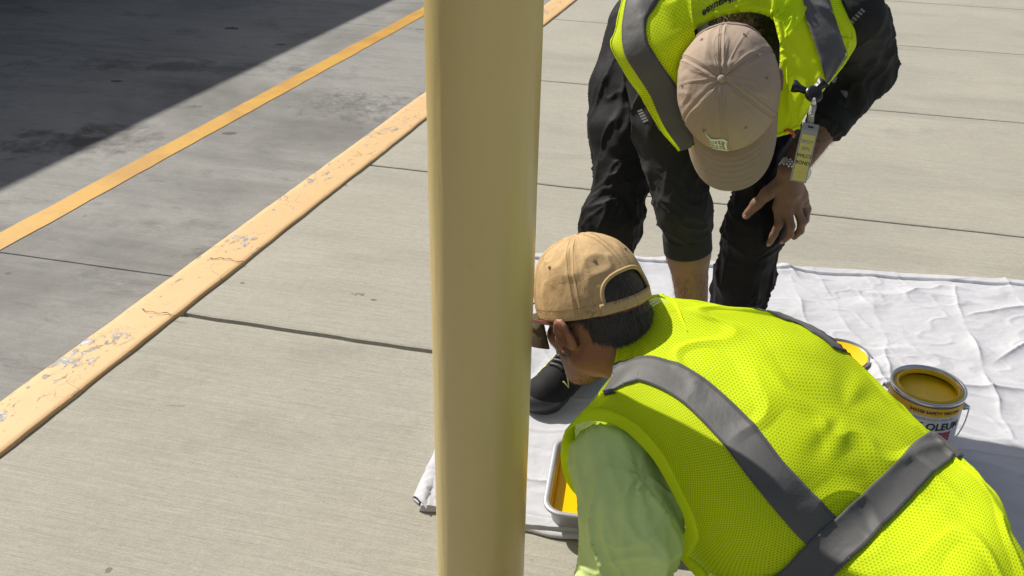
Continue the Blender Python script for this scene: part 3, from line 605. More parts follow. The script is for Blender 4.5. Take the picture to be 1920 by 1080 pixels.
# ---------------------------------------------------------------- people
def at(px,py,Y):
    d=(px-960)/F*cr-(py-540)/F*cu+fw; return CP+d*(Y/d[1])
def camvec(x,y,z): return nrm(x*cr+y*cu-z*fw)      # right, up, towards the camera
def frame(fwd,up):
    z=nrm(up); y=nrm(fwd-z*(fwd@z)); return np.stack([np.cross(y,z),y,z],1)
def wrinkle(v,n,a,b,amp,f1,f2,seed=0,lim=None):
    ax=nrm(np.array(b)-a); s_=(v-a)@ax; q=(v-a)-s_[:,None]*ax; p=q*f2+ax*(s_*f1)[:,None]+seed
    r_=1-np.abs(vn(p+.35*fbm((v)*f2*1.5,2)[:,None])); h=np.clip(r_-.45,0,1)/.55
    wgt=1. if lim is None else np.exp(-((s_-lim[0])/lim[1])**2)
    return v+n*((h**1.5-.35)*amp*wgt)[:,None]
def folds(v,n,a,b,amp,fa,fc,tilt=0.,seed=0.,rad=.12,pw=5,cen=None):
    a=np.array(a);b=np.array(b); ax=nrm(b-a); e1=nrm(np.cross(ax,V(.31,.2,.93))); e2=np.cross(ax,e1); m_=(a+b)/2 if cen is None else cen
    r_=v-a; s_=r_@ax; x=r_@e1; y=r_@e2; an=np.arctan2(y,x)
    p=np.stack([s_*fa+tilt*np.cos(an+seed),np.cos(an)*fc+seed,np.sin(an)*fc+seed*1.7],1); p=p+.35*np.stack([vn(v*9+seed),vn(v*9+seed+5),vn(v*9+seed+9)],1)
    h=(1-np.abs(vn(p)))**pw; wg=np.exp(-(np.linalg.norm(v-m_,axis=1)/rad)**2); return v+n*((h-.22)*amp*wg)[:,None]
def sdfmesh(S,name,mat,parent,it=2,fn=None,**k):
    v,f=S.mesh(); v=relax(v,f,it)
    if fn: v=fn(v,vnorm(v,f))
    return mk(name,v,f,mat,parent,**k)
def head_sdf(S,o,fr):
    T=lambda x,y,z:o+fr@V(x,y,z)
    S.ell(T(0,-.012,.03),(.075,.096,.086),fr,.01); S.ell(T(0,.03,-.03),(.062,.062,.075),fr,.02)
    S.cone(T(0,.045,-.07),T(0,.062,-.098),.038,.024,.025)
    for s_ in(-1,1):
        S.cone(T(s_*.052,.0,-.055),T(s_*.022,.06,-.095),.022,.02,.02); S.ell(T(s_*.034,.066,-.02),(.026,.02,.022),fr,.015)
        S.ell(T(s_*.031,.084,.008),(.017,.012,.011),fr,.008,True); S.ell(T(s_*.031,.073,.008),(.0135,.0135,.012),fr,.003)
        S.cone(T(s_*.012,.088,.024),T(s_*.048,.076,.026),.008,.006,.01)
        # ear: rim, lobe, hollow
        e=T(s_*.084,-.012,-.006); ef=fr@np.array([[math.cos(.35*s_),0,math.sin(.35*s_)],[0,1,0],[-math.sin(.35*s_),0,math.cos(.35*s_)]])
        S.ell(e,(.009,.019,.031),ef,.006)
        S.ell(e+fr@V(s_*.009,.003,.004),(.008,.011,.019),ef,.003,True)
        ring=[e+fr@V(s_*.006,.018*math.cos(g)*.95-.001,.030*math.sin(g)) for g in np.linspace(-1.2,2.9,9)]
        S.chain(ring,[.004]*4+[.0045]*5,.003)
    S.chain([T(0,.088,.012),T(0,.100,-.012),T(0,.108,-.026)],[.008,.010,.013],.008)
    for s_ in(-1,1): S.ell(T(s_*.012,.098,-.030),(.008,.009,.007),fr,.005)
    S.ell(T(0,.089,-.055),(.022,.007,.0045),fr,.004); S.ell(T(0,.087,-.063),(.019,.008,.005),fr,.004)
def cap(parent,o,fr,mat,stm,bmat=None,curl=.021,*,arc=1.13,a=.088,b=.108,h=.125,bill=.072,seed=0,billdrop=.03,arm=1.):
    """baseball cap; o = centre of the rim, fr = (right, forward, up)"""
    def S_(phi,s_,off=0.):
        phi=np.asarray(phi,float); s_=np.asarray(s_,float)
        rho=np.cos(s_*math.pi/2)**.72; z=h*np.sin(s_*math.pi/2)**.95
        fr_=np.clip(np.sin(phi),0,1)
        x=a*np.cos(phi)*rho; y=b*np.sin(phi)*rho+.006*fr_*s_*(1-s_)*4; p=np.stack([x,y,z+0*x],-1)
        n=nrm(np.stack([x/a**2,y/b**2,z/h**2],-1)+1e-6)
        d=off
        seam=np.min([np.abs(np.angle(np.exp(1j*(phi-(math.pi/2+k*math.pi/3))))) for k in range(6)],0)*rho*a
        d=d-.0012*np.exp(-(seam/.0012)**2)+.0009*np.exp(-((seam-.005)/.0035)**2)
        q=p*14+seed; d=d+.0014*fbm(q,3)+.0022*(np.clip(1-np.abs(vn(p*22+seed+4))-.68,0,1)/.32)*np.clip(s_*3,0,1)*(1-.8*fr_)
        d=d+.0014*(np.clip(1-np.abs(vn(np.stack([phi*2.2,s_*1.3,phi*0+seed],-1)*2))-.8,0,1)/.2)*np.clip(s_*2,0,1)
        return p+n*(np.asarray(d)[...,None] if np.ndim(d) else d)
    W_=lambda p:o+np.asarray(p)@fr.T
    nu,nv=216,64; ph,ss=np.meshgrid(np.linspace(0,2*math.pi,nu,endpoint=False),np.linspace(0,.992,nv)); p=S_(ph.ravel(),ss.ravel())
    i=np.arange(nu*nv).reshape(nv,nu); j=np.roll(i,-1,1); f=np.stack([i[:-1],j[:-1],j[1:],i[1:]],-1).reshape(-1,4)
    # opening at the back
    back=lambda P_:(P_[:,1]<0)&((np.abs(P_[:,0]/.050)**2.6+np.abs((P_[:,2]-.018)/.043)**2.6)<1)&(P_[:,2]>.018)
    cen=p[f].mean(1); f=f[~back(cen)]
    c=mk('cap',W_(p),f,mat,parent); solid(c,.0018)
    def find(x,z):      # point of the back surface at local x, z
        s_=math.asin(min(1,(z/h)**(1/.95)))*2/math.pi; rho=math.cos(s_*math.pi/2)**.72; ph_=-math.acos(max(-1,min(1,x/(a*rho)))); return ph_,s_
    pts=[S_(*find(.050*math.copysign(abs(math.cos(g))**(2/2.6),math.cos(g)),.018+.043*abs(math.sin(g))**(2/2.6)),off=.0006) for g in np.linspace(math.pi,0,50)]
    mb=MB(); mb.tube([W_(q) for q in pts],.0036,8); mb.build('opening_binding',mat,c)
    n=60; v=[]
    for k in range(n+1):
        x=-.056+.112*k/n
        for z in (0.,.006,.012,.0185): ph_,s_=find(x,max(z,1e-4)); v.append(W_(S_(ph_,s_,off=.0022)))
    st=mk('strap',v,[(4*k+q,4*k+4+q,4*k+5+q,4*k+1+q) for k in range(n) for q in range(3)],mat,c); solid(st,.003)
    mb=MB()
    for k in range(6):       # double seam stitching
        for sgn in(-1,1):
            q=[]
            for s__ in np.linspace(.0 if k!=3 else .42,.93,90):
                ph_=math.pi/2+k*math.pi/3; rho=math.cos(s__*math.pi/2)**.72; q.append(S_(ph_+sgn*.0048/(a*max(rho,.1)),s__,off=.0012))
            for e in range(0,88,2): mb.tube([W_(q[e]),W_(q[e+1])],.00045,4)
    for x0 in (-.0,):
        for k in range(0,300,2):
            g=2*math.pi*k/300; gg=2*math.pi*(k+1)/300
            if abs(math.sin(g)+1)<.12: continue
            mb.tube([W_(S_(g,.09,off=.0011)),W_(S_(gg,.09,off=.0011))],.0004,4)
    mb.build('stitching',stm,c)
    mb=MB(); mb.lathe([(.0001,.0055),(.004,.005),(.0068,.003),(.0075,0),(.007,-.002)],W_(V(0,0,h)),20,fr); mb.build('button',mat,c)
    for k in range(6):
        ph_=math.pi/2+math.pi/6+k*math.pi/3; q=S_(ph_,.50,off=.0012); nn=nrm(V(q[0]/a**2,q[1]/b**2,q[2]/h**2)); ef=frame(V(.1,.2,1.),nn)
        mb=MB(); mb.lathe([(.0011,.0004),(.0013,.0012),(.0026,.0013),(.0031,.0002)],W_(q),14,fr@ef); e_=mb.build('eyelet',stm,c)
        mb=MB(); mb.lathe([(.0013,.0006),(.0001,.0006)],W_(q),12,fr@ef); mb.build('hole',M_INK,e_)
    # bill
    nb,mbn=80,26; v=[]
    def bl(u_,w_,z_=0.):
        g=math.pi/2+u_*arc; ex=a*math.cos(g)*1.01; ey=b*math.sin(g)*1.0
        L=bill*(1-abs(u_)**3.2)**.5+.0015; x=ex*(1+.06*w_*(1-u_*u_)); y=ey+L*w_*(1.0)
        return V(x,y,-.004-billdrop*(w_*.55)-curl*(x/a)**2*w_-.002*w_*w_+.00055*math.sin(w_*2*math.pi*7.5)*.45*(1 if .12<w_<.96 else 0)*(1-abs(u_)**8)+z_)
    for r_ in range(mbn*3):
        for k in range(nb): v.append(W_(bl(-1+2*k/(nb-1),r_/(mbn*3-1))))
    m_=mbn*3; bo=mk('bill',v,[(r_*nb+k,r_*nb+k+1,(r_+1)*nb+k+1,(r_+1)*nb+k) for r_ in range(m_-1) for k in range(nb-1)],bmat or mat,c); solid(bo,.0035)
    return c,S_,W_
def hand_sdf(S,wr,kn,fing,thumb,pr=(.021,.018)):
    """wr wrist point, kn list of four knuckles, fing list of joint chains, thumb chain"""
    for q in kn: S.cone(wr+(q-wr)*.12,q,.0165,.0125,.012)
    S.cone(wr+(kn[0]-wr)*.2,wr+(kn[3]-wr)*.75,.018,.014,.012)
    for q in fing: S.chain(q,list(np.linspace(.0108,.0078,len(q))),.004)
    S.chain(thumb,list(np.linspace(.0175,.0098,len(thumb))),.008)
def plain_hand(S,wr,d,side,down):
    d=nrm(d);side=nrm(side);down=nrm(down); kn=[wr+d*.088+side*(.032-.021*i)-d*.004*abs(i-1) for i in range(4)]; L=[.068,.078,.072,.056]; fg=[]
    for i,q in enumerate(kn): fg.append([q,q+d*L[i]*.45+down*.012,q+d*L[i]*.62+down*.034,q+d*L[i]*.55+down*.052])
    hand_sdf(S,wr,kn,fg,[wr+d*.02+side*.022,wr+d*.05+side*.046+down*.012,wr+d*.082+side*.045+down*.030,wr+d*.10+side*.030+down*.036])
def hairs(name,parent,roots,nrmls,flow,L,wd,mat,bend=.3):
    v=[];f=[]
    for p,n_,fl in zip(roots,nrmls,flow):
        l=L*random.uniform(.6,1.25); d=nrm(fl+n_*bend+rng.normal(0,.16,3)); s_=nrm(np.cross(d,n_))*wd; k=len(v)
        q1=p+d*l*.5+n_*l*.06; q2=p+d*l-n_*l*.1
        v+=[p-s_,p+s_,q1+s_*.8,q1-s_*.8,q2]; f+=[(k,k+1,k+2,k+3),(k+3,k+2,k+4)]
    return mk(name,v,f,mat,parent)
def shoe(parent,heel,toe,up=V(0,0,1),detail=True):
    d=nrm(toe-heel); L=np.linalg.norm(toe-heel); s_=np.cross(d,up); T=lambda x,y,z:heel+s_*x+d*y+up*z
    lo=np.min([heel,toe],0)-.1; hi=np.max([heel,toe],0)+.18
    S=Sdf(lo,hi,.0035)
    S.cone(T(0,.045,.045),T(0,L-.06,.036),.040,.045,.02); S.ell(T(.004,L-.062,.028),(.052,.060,.038),np.stack([s_,d,up],1),.02)
    S.cone(T(0,.05,.05),T(0,.06,.105),.040,.043,.03); S.cone(T(0,.10,.08),T(0,.17,.05),.035,.035,.03)
    S.cone(T(0,.055,.115),T(0,.05,.17),.034,.034,.0,True)
    sh_=sdfmesh(S,'shoe',M_SHOEM,parent)
    S=Sdf(lo,hi,.0035); n=14
    S.chain([T(0,.035,.012),T(0,.10,.012),T(.003,L-.06,.014)],[.036,.036,.050],.01)
    S.ell(T(.004,L-.056,.026),(.0555,.061,.036),np.stack([s_,d,up],1),.01)
    S.cone(T(-.0,L-.15,.085),T(0,L-.115,.085),.06,.052,.012,True)
    S.cone(T(-.2,.1,-.046),T(.2,.1,-.046),.05,.05,0,True); S.cone(T(0,-.3,-.10),T(0,L+.3,-.10),.1,.1,0,True)
    sdfmesh(S,'sole',M_SOLE,sh_)
    if detail:
        og=orgof(sh_); trs=BVHTree.FromPolygons([tuple(np.array(q.co)+og) for q in sh_.data.vertices],[tuple(q.vertices) for q in sh_.data.polygons])
        def snap(x,y,z,o_=.0012):
            src=T(x*3,y,.05+(z-.05)*3+.04); dr=nrm(T(x*.2,y,.035)-src); h_=trs.ray_cast(Vector(src),Vector(dr)); return (np.array(h_[0])-dr*o_) if h_[0] is not None else T(x,y,z)
        for k in range(5):
            y=.118+.016*k; mb=MB(); mb.tube([snap(x,y,.12,.002) for x in np.linspace(-.026,.026,9)],.0062,8,.7); mb.build('lace_strap',M_RUB,sh_)
        for sg in(-1,1):
            q=[]
            for k in range(9):
                y=.10+.0135*k; q.append((sg*(.036 if k%2==0 else .052),y,(.095 if k%2==0 else .052)))
            pts=[]
            for a_,b_ in zip(q[:-1],q[1:]):
                for w_ in (0,.33,.66): pts.append(snap(*[a_[i]+(b_[i]-a_[i])*w_ for i in range(3)]))
            mb=MB(); mb.tube(pts,.0019,5); mb.build('zigzag_thread',M_LIME,sh_)
    return sh_
def bind(sh,name,path,parent,mat=None,w=.012,n=200,off=.0006,th=.0018,shift=0):
    v,f,u_=sh.ribbon(path,w,off,n,5,shift); return solid(mk(name,v,f,mat or M_BIND,parent,uv=u_),th)
# ================================================================= standing worker (behind)
p2=empty('person',(.44,2.2,0),label='standing worker bent over in taupe cap, black clothes and lime safety vest, hand on knee',cat='person')
legR=[at(1215,60,2.36),at(1178,170,2.28),at(1164,245,2.21),at(1167,330,2.15),at(1147,412,2.10),at(1120,530,2.11),at(1092,655,2.13)]
legL=[at(1400,60,2.38),at(1432,170,2.30),at(1437,260,2.21),at(1433,345,2.11),at(1414,430,2.06),at(1396,520,2.09),at(1360,670,2.13)]
S=Sdf((-.02,1.85,.02),(.85,2.62,1.12),.005)
S.chain(legR,[.10,.086,.075,.067,.066,.066,.066],.02); S.chain(legL,[.10,.088,.076,.068,.067,.067,.068],.02)
pel=(legR[0]+legL[0])/2+V(0,.03,.03); S.ell(pel,(.17,.13,.12),None,.05)
def f_tr(v,n):
    for L_,sd_ in((legR,0.),(legL,9.)):
        v=folds(v,n,L_[2],L_[4],.011,14,1.3,1.6,sd_+1,.20,5); v=folds(v,n,L_[3],L_[4],.008,30,1.6,1.8,sd_+3,.10,6)
        v=folds(v,n,L_[4],L_[6],.011,9,2.0,2.4,sd_+5,.24,6); v=folds(v,n,L_[5],L_[6],.010,34,1.4,1.,sd_+7,.11,5)
        v=folds(v,n,L_[0],L_[3],.009,10,1.8,2.,sd_+8,.25,5)
    return v+n*(.0025*fbm(v*14,3))[:,None]
sdfmesh(S,'trousers',M_TROU,p2,2,f_tr)
for nm,pts_ in (('pocket_seam',[at(1200,255,2.13),at(1215,300,2.10),at(1219,350,2.08)]),):
    pass
shR=at(1222,70,1.88); elR=at(1284,392,1.735); wrR=at(1301,610,1.745); cuR=elR+(wrR-elR)*.29
shL=at(1592,30,1.95); elL=at(1626,122,2.10); wrL=at(1483,322,1.985); cuL=elL+(wrL-elL)*.52
c2=camvec(-.31,-.07,.95); f2=camvec(.04,-.98,-.06); fr2=frame(f2,c2); rim2=P(1366,166,1.735); hd2=rim2-fr2[:,2]*.03
C7=V(.425,1.87,.985); chest=V(.45,2.05,.95)
S=Sdf((.1,1.55,.45),(.98,2.5,1.14),.0038)
S.ell(chest,(.165,.22,.10),None,.04); S.cone(chest,pel+V(0,0,.02),.12,.13,.05); S.cone(shR+V(.03,.03,0),shL+V(-.03,.03,0),.065,.065,.05)
S.cone(C7+V(0,.02,-.01),C7*.35+hd2*.65+V(0,.03,.0),.078,.070,.03)
S.chain([shR,(shR+elR)/2+V(-.006,0,0),elR,cuR],[.066,.062,.052,.044],.02); S.chain([shL,elL,cuL],[.070,.060,.046],.02)
def f_sh(v,n):
    v=folds(v,n,shR,elR,.010,16,1.4,1.5,2.,.20,5); v=folds(v,n,elR,cuR,.010,58,1.3,1.4,4.,.085,4,elR+(cuR-elR)*.2)
    v=folds(v,n,shL,elL,.013,22,1.5,1.6,6.,.17,5); v=folds(v,n,elL,cuL,.010,40,1.4,1.3,8.,.13,5)
    return v+n*(.0018*fbm(v*18,2))[:,None]
shirt2=sdfmesh(S,'shirt',M_BLACK,p2,2,f_sh)
def cuff(name,c,axis,r_,L,mat,parent,fl=1.):
    mb=MB(); ax=nrm(axis); m_=14
    mb.tube([c-ax*L+ax*L*k/m_ for k in range(m_+1)]+[c+ax*.001,c-ax*.004],[r_*(.90+.10*min(1,k/3)) for k in range(m_+1)]+[r_*.93,r_*.85],40,fl,up=(1,0,0),cap=False)
    o=mb.build(name,mat,parent); return o
cuff('cuff',cuR+nrm(wrR-elR)*.012,wrR-elR,.0490,.046,M_CHAR,shirt2); cuff('cuff',cuL+nrm(wrL-elL)*.006,wrL-elL,.0515,.040,M_CHAR,shirt2)
# head + cap frames
S=Sdf((.08,1.5,.22),(.92,2.5,1.12),.0035)
head_sdf(S,hd2,fr2); S.cone(hd2+fr2@V(0,-.045,-.06),C7,.052,.06,.03)
S.cone(C7,chest,.06,.07,.03); S.cone(chest,pel,.07,.07,.02); S.cone(shR,shL,.035,.035,.02)
S.chain([shR,elR],[.042,.036],.02); S.chain([elR,elR+(wrR-elR)*.35,wrR],[.038,.0415,.0285],.02)
S.chain([shL,elL],[.042,.038],.02); S.chain([elL,elL+(wrL-elL)*.4,wrL],[.038,.040,.027],.02)
for L_ in (legR,legL): S.chain([pel]+L_[1:],[.07,.05,.05,.045,.045,.042,.036],.02)
plain_hand(S,wrR,V(.05,.1,-1),V(.3,-1,0),V(-1,0,.0))
# the hand that grips the knee: chains placed on the knee
def HP(px,py,Z): return P(px,py,Z)
wz=np.dot(wrL-CP,fw)
kn=[HP(1458,388,wz+.045),HP(1476,394,wz+.04),HP(1494,390,wz+.042),HP(1507,378,wz+.055)]
fing=[[kn[0],HP(1461,420,wz+.050),HP(1451,440,wz+.065),HP(1442,456,wz+.085)],
      [kn[1],HP(1483,424,wz+.045),HP(1481,440,wz+.062),HP(1468,452,wz+.085)],
      [kn[2],HP(1503,416,wz+.055),HP(1501,432,wz+.078),HP(1489,444,wz+.10)],
      [kn[3],HP(1513,392,wz+.075),HP(1510,412,wz+.10),HP(1503,424,wz+.12)]]
th=[HP(1462,345,wz+.015),HP(1440,362,wz+.022),HP(1419,382,wz+.04),HP(1399,404,wz+.065)]
hand_sdf(S,wrL,kn,fing,th)
S.cone(wrL,HP(1480,360,wz+.02),.027,.022,.012)
def f_body(v,n): return v+n*(.0006*fbm(v*90,2))[:,None]
body2=sdfmesh(S,'body',M_SKIN2,p2,1,f_body)
# nails
for q0,q1,c_ in ((fing[0][2],fing[0][3],0),(fing[1][2],fing[1][3],0),(th[2],th[3],1)):
    d=nrm(q1-q0); n_=nrm(CP-q1); n_=nrm(n_-d*(n_@d)); mb=MB(); mb.lathe([(.0001,.0016),(.003,.0013),(.0046,.0002),(.005,-.001)],q1+n_*(.0072 if not c_ else .009)-d*.0005,14,np.stack([np.cross(d,n_)*.85,d*1.25,n_],1)); mb.build('fingernail',m_plain('nail',(.42,.27,.21),.3),body2)
# arm hair
def armhair(a,b,r_,n,parent,L=.013):
    ax=nrm(b-a); rt=[];nn=[];fl=[]
    for _ in range(n):
        s_=random.random(); g=random.random()*2*math.pi; e1=nrm(np.cross(ax,V(.3,.2,.9))); e2=np.cross(ax,e1); d=e1*math.cos(g)+e2*math.sin(g)
        rt.append(a+(b-a)*s_+d*(r_[0]+(r_[1]-r_[0])*s_)); nn.append(d); fl.append(ax+np.cross(ax,d)*.5)
    return hairs('arm_hair',parent,rt,nn,fl,L,.00022,M_ARMHAIR,.5)
armhair(cuR,wrR,(.0405,.029),900,body2); armhair(cuL,wrL,(.038,.028),900,body2)
c_,CS2,CW2=cap(p2,rim2,fr2,M_CAP2,M_STITCH2,a=.090,b=.112,h=.125,bill=.072,seed=3,billdrop=.012)
# old english letter on the front of the cap
def capflat(x,y):   # small flat coordinates -> front of the cap (x right as seen, y up towards the button)
    s0=.35+y/.095; rho=math.cos(s0*math.pi/2)**.72; return CW2(CS2(math.pi/2+(x-.017)/(.10*max(rho,.3)),s0,off=.0022))
def stroke(mb,pts,w):
    n=len(pts); v=[];
    for i,(x,y) in enumerate(pts):
        a=pts[max(i-1,0)];b=pts[min(i+1,n-1)]; dx,dy=b[0]-a[0],b[1]-a[1]; L=math.hypot(dx,dy) or 1; ww=w[i]/2 if not np.isscalar(w) else w/2
        v+=[capflat(x-dy/L*ww,y+dx/L*ww),capflat(x+dy/L*ww,y-dx/L*ww)]
    mb.add(v,[(2*i,2*i+1,2*i+3,2*i+2) for i in range(n-1)])
mb=MB(); u_=.0003
def D(pts,w): stroke(mb,[((x-258)*u_,(y-762)*u_*1.05) for x,y in pts],[q*u_*.78 for q in w] if not np.isscalar(w) else w*u_*.78)
FL=lambda L:[(516-x,y) if False else (x,1524-y) for x,y in L]
for pts_,w_ in (([(188,712),(200,728),(222,738),(250,736),(275,730)],[3,9,13,13,9]),([(262,733),(285,728),(308,733),(325,742)],[8,13,14,8]),([(314,738),(308,760),(308,785),(318,800)],[10,18,18,10]),
    ([(326,796),(305,800),(282,793),(262,796),(240,803),(222,800),(208,810)],[5,11,14,12,14,10,4]),([(262,735),(264,760),(262,795)],[9,12,9]),([(240,742),(242,765),(238,800)],[7,11,7]),([(283,732),(284,795)],6),
    ([(205,770),(222,764),(255,766)],[4,9,6]),([(200,790),(215,778),(240,784)],[3,8,5]),([(206,752),(222,750),(240,752)],[3,7,4]),([(240,760),(284,758)],5),([(240,778),(284,778)],5)):
    D(FL(pts_),w_)
lg=mb.build('embroidered_letter',M_WHITE,c_); solid(lg,.0012)
# hair at the nape of the standing worker
def body_hair(name,parent,body,hd,fr,cond,n,L,wd,mat,flow,bend=.3):
    og=orgof(body); me=body.data; co=np.zeros(len(me.vertices)*3,np.float32); me.vertices.foreach_get('co',co); co=co.reshape(-1,3)+og
    no=np.zeros(len(me.vertices)*3,np.float32); me.vertices.foreach_get('normal',no); no=no.reshape(-1,3); l=(co-hd)@fr; k=np.nonzero(cond(l))[0]
    k=rng.choice(k,n); rt=co[k]+rng.normal(0,.0016,(n,3)); return hairs(name,parent,rt,no[k],[flow(l[q],no[q]) for q in k],L,wd,mat,bend)
body_hair('hair',p2,body2,hd2,fr2,lambda l:(np.linalg.norm(l,axis=1)<.19)&(l[:,1]<-.03)&(np.abs(l[:,0])<.075)&(l[:,2]<.04)&(l[:,2]>-.155),9000,.024,.0010,M_HAIR2,lambda l,n:fr2@V(0,-.2,-1))
# shoes
hR=G(1108,688,0); tR=G(1014,768,0); d_=nrm(tR-hR); shoe(p2,hR+V(0,0,.008),hR+d_*.29+V(0,0,.008))
hL=G(1362,715,0); shoe(p2,hL+V(0,0,.008),hL+nrm(V(-.12,-1,0))*.29+V(0,0,.008),detail=False)
# vest of the standing worker
vest2=empty('vest',(0,0,0)); vest2.parent=p2; vest2.location=Vector((.4,1.8,.95))-p2.location
def N(rows): return [[P(*q) for q in r_] for r_ in rows]
def dsp(am,f,seed=0):
    return lambda u,v,p:am*fbm(p*f+seed,3)
shc=Sheet(N([[(1425,-60,1.84),(1488,-70,1.86),(1540,-75,1.89),(1570,-70,1.93)],[(1436,-10,1.80),(1495,-20,1.82),(1550,-25,1.85),(1584,-20,1.90)],[(1452,40,1.775),(1508,35,1.79),(1567,30,1.82),(1594,30,1.87)],
 [(1462,95,1.755),(1520,88,1.77),(1580,80,1.80),(1604,80,1.855)],[(1460,150,1.745),(1500,145,1.75),(1548,138,1.77),(1592,106,1.82)],[(1455,205,1.745),(1480,202,1.75),(1508,195,1.77),(1552,158,1.80)],[(1449,258,1.755),(1468,252,1.76),(1495,238,1.78),(1522,194,1.80)]]),
 lambda u,v,p:.003*fbm(p*12,4)+.007*(1-np.abs(vn(np.stack([u*1.9-v*.55,v*.35,u*0+1],-1))))**9*np.clip(v-.8,0,1))
v,f,u_=shc.grid(70,110); mk('front_panel',v,f,M_HV,vest2,uv=u_)
v,f,u_=shc.grid(70,40,v1=2.05,off=.0015); mk('shoulder_yoke',v,f,M_MESH2,vest2,uv=u_)
def bvh(o):
    og=orgof(o); vs=[tuple(np.array(q.co)+og) for q in o.data.vertices]; return BVHTree.FromPolygons(vs,[tuple(q.vertices) for q in o.data.polygons])
def strip_on(name,tree,left,right,mat,parent,off=.003,nu=9,nv=60,wid=.055):
    left=np.array(left,float); right=np.array(right,float); tl_=np.linspace(0,1,len(left)); v=[];ok=[];uv=[]
    for k in range(nv):
        t_=k/(nv-1); a=np.array([np.interp(t_,tl_,left[:,0]),np.interp(t_,tl_,left[:,1])]); b=np.array([np.interp(t_,tl_,right[:,0]),np.interp(t_,tl_,right[:,1])])
        for j in range(nu):
            q=a+(b-a)*j/(nu-1); d=nrm(P(q[0],q[1],1.)-CP); hit=tree.ray_cast(Vector(CP),Vector(d)); ok.append(hit[0] is not None)
            v.append(np.array(hit[0])-d*off if hit[0] is not None else CP); uv.append(((j/(nu-1)-.5)*wid,t_*.3))
    f=[(k*nu+j,k*nu+j+1,(k+1)*nu+j+1,(k+1)*nu+j) for k in range(nv-1) for j in range(nu-1)]
    f=[q for q in f if all(ok[z] for z in q)]
    used=sorted({z for q in f for z in q}); m={z:i for i,z in enumerate(used)}
    return mk(name,[v[z] for z in used],[tuple(m[z] for z in q) for q in f],mat,parent,uv=[uv[z] for z in used]) if f else None
pan_=[o for o in vest2.children][0]
bt_=bvh(pan_)
o_=strip_on('reflective_stripe',bt_,[(1497,-40),(1501,0),(1509,28),(1524,70),(1537,110),(1550,156)],[(1549,-40),(1556,0),(1565,30),(1577,66),(1590,104),(1554,155)],M_TAPE,vest2,.0085); solid(o_,.0006)
bind(shc,'binding',poly_path([(3,0),(3,3),(3,4)]),vest2,shift=-.0055,w=.011); bind(shc,'binding',poly_path([(0,0),(0,3),(0,6)]),vest2,w=.010); bind(shc,'binding',poly_path([(3,4),(3,6),(0,6)]),vest2,w=.006,shift=0,n=120)
sha=Sheet(N([[(1172,-60,1.83),(1205,-65,1.80),(1245,-70,1.79),(1330,-80,1.80)],[(1165,0,1.80),(1190,-10,1.77),(1225,-20,1.76),(1310,-40,1.78)],[(1152,55,1.79),(1172,45,1.765),(1213,25,1.745),(1295,0,1.75)],[(1144,86,1.785),(1170,98,1.76),(1228,75,1.73),(1300,50,1.735)],
 [(1168,132,1.785),(1192,136,1.76),(1246,115,1.73),(1310,100,1.75)],[(1203,182,1.785),(1222,180,1.765),(1268,165,1.745),(1330,150,1.76)],[(1238,240,1.785),(1250,233,1.775),(1284,220,1.76),(1335,200,1.78)],[(1272,283,1.79),(1285,280,1.78),(1308,272,1.77),(1345,250,1.79)]]),
 lambda u,v,p:.003*fbm(p*10+4,3)+.009*np.clip(1-np.abs(vn(np.stack([u*2.4,v*.25,u*0+3],-1)))-.6,0,1)/.4*np.clip(u-1.7,0,1))
v,f,u_=sha.grid(90,130); mk('front_panel',v,f,M_MESH2,vest2,uv=u_)
v,f,u_=sha.ribbon(poly_path([(1.45,.0),(1.42,1),(1.4,2),(1.42,3),(1.45,4),(1.5,5),(1.5,6),(1.5,7)]),.052,.0025,140,9); solid(mk('reflective_stripe',v,f,M_TAPE,vest2,uv=u_),.0006)
bind(sha,'binding',poly_path([(0,0),(0,3),(0,7)]),vest2,w=.014,shift=-.006); 
shb=Sheet(N([[(1262,135,1.745),(1275,80,1.76),(1322,42,1.775),(1383,24,1.785),(1430,28,1.79),(1456,50,1.785),(1464,92,1.77)],[(1252,122,1.735),(1262,62,1.75),(1308,15,1.77),(1383,-5,1.785),(1445,0,1.79),(1478,30,1.785),(1485,60,1.775)],
 [(1235,100,1.735),(1240,30,1.755),(1285,-30,1.79),(1383,-55,1.81),(1465,-45,1.81),(1500,5,1.80),(1508,30,1.79)],[(1215,60,1.76),(1215,-30,1.80),(1265,-90,1.86),(1383,-120,1.89),(1485,-100,1.88),(1520,-40,1.86),(1530,10,1.83)]]),
 lambda u,v,p:.003*fbm(p*12+9,4)+.006*(1-np.abs(vn(np.stack([u*2.2+v*.4,v*.5,u*0+8],-1))))**6)
v,f,u_=shb.grid(160,70,off=.004); mk('back_panel',v,f,M_MESH2,vest2,uv=u_)
bind(shb,'neck_binding',poly_path([(0,0),(3,0),(6,0)]),vest2,w=.014,off=.0045)
tv,tf=text_mesh('Milwaukee',.030,.35,.0009)
def mp(x,y): 
    q=shb.raw([2.15+x*13.],[1.05]); return None
def on_b(x,y):
    u0=2.55-x*8.5; v0=.78+(u0-2.5)*.42-y*16; return shb.at([u0],[v0],.006)[0]
a3=P(1318,34,1.0);  # lettering runs up to the right beside the collar
mk('lettering',[on_b(q[0],q[1]) for q in tv],tf,M_INK,vest2,smooth=False)
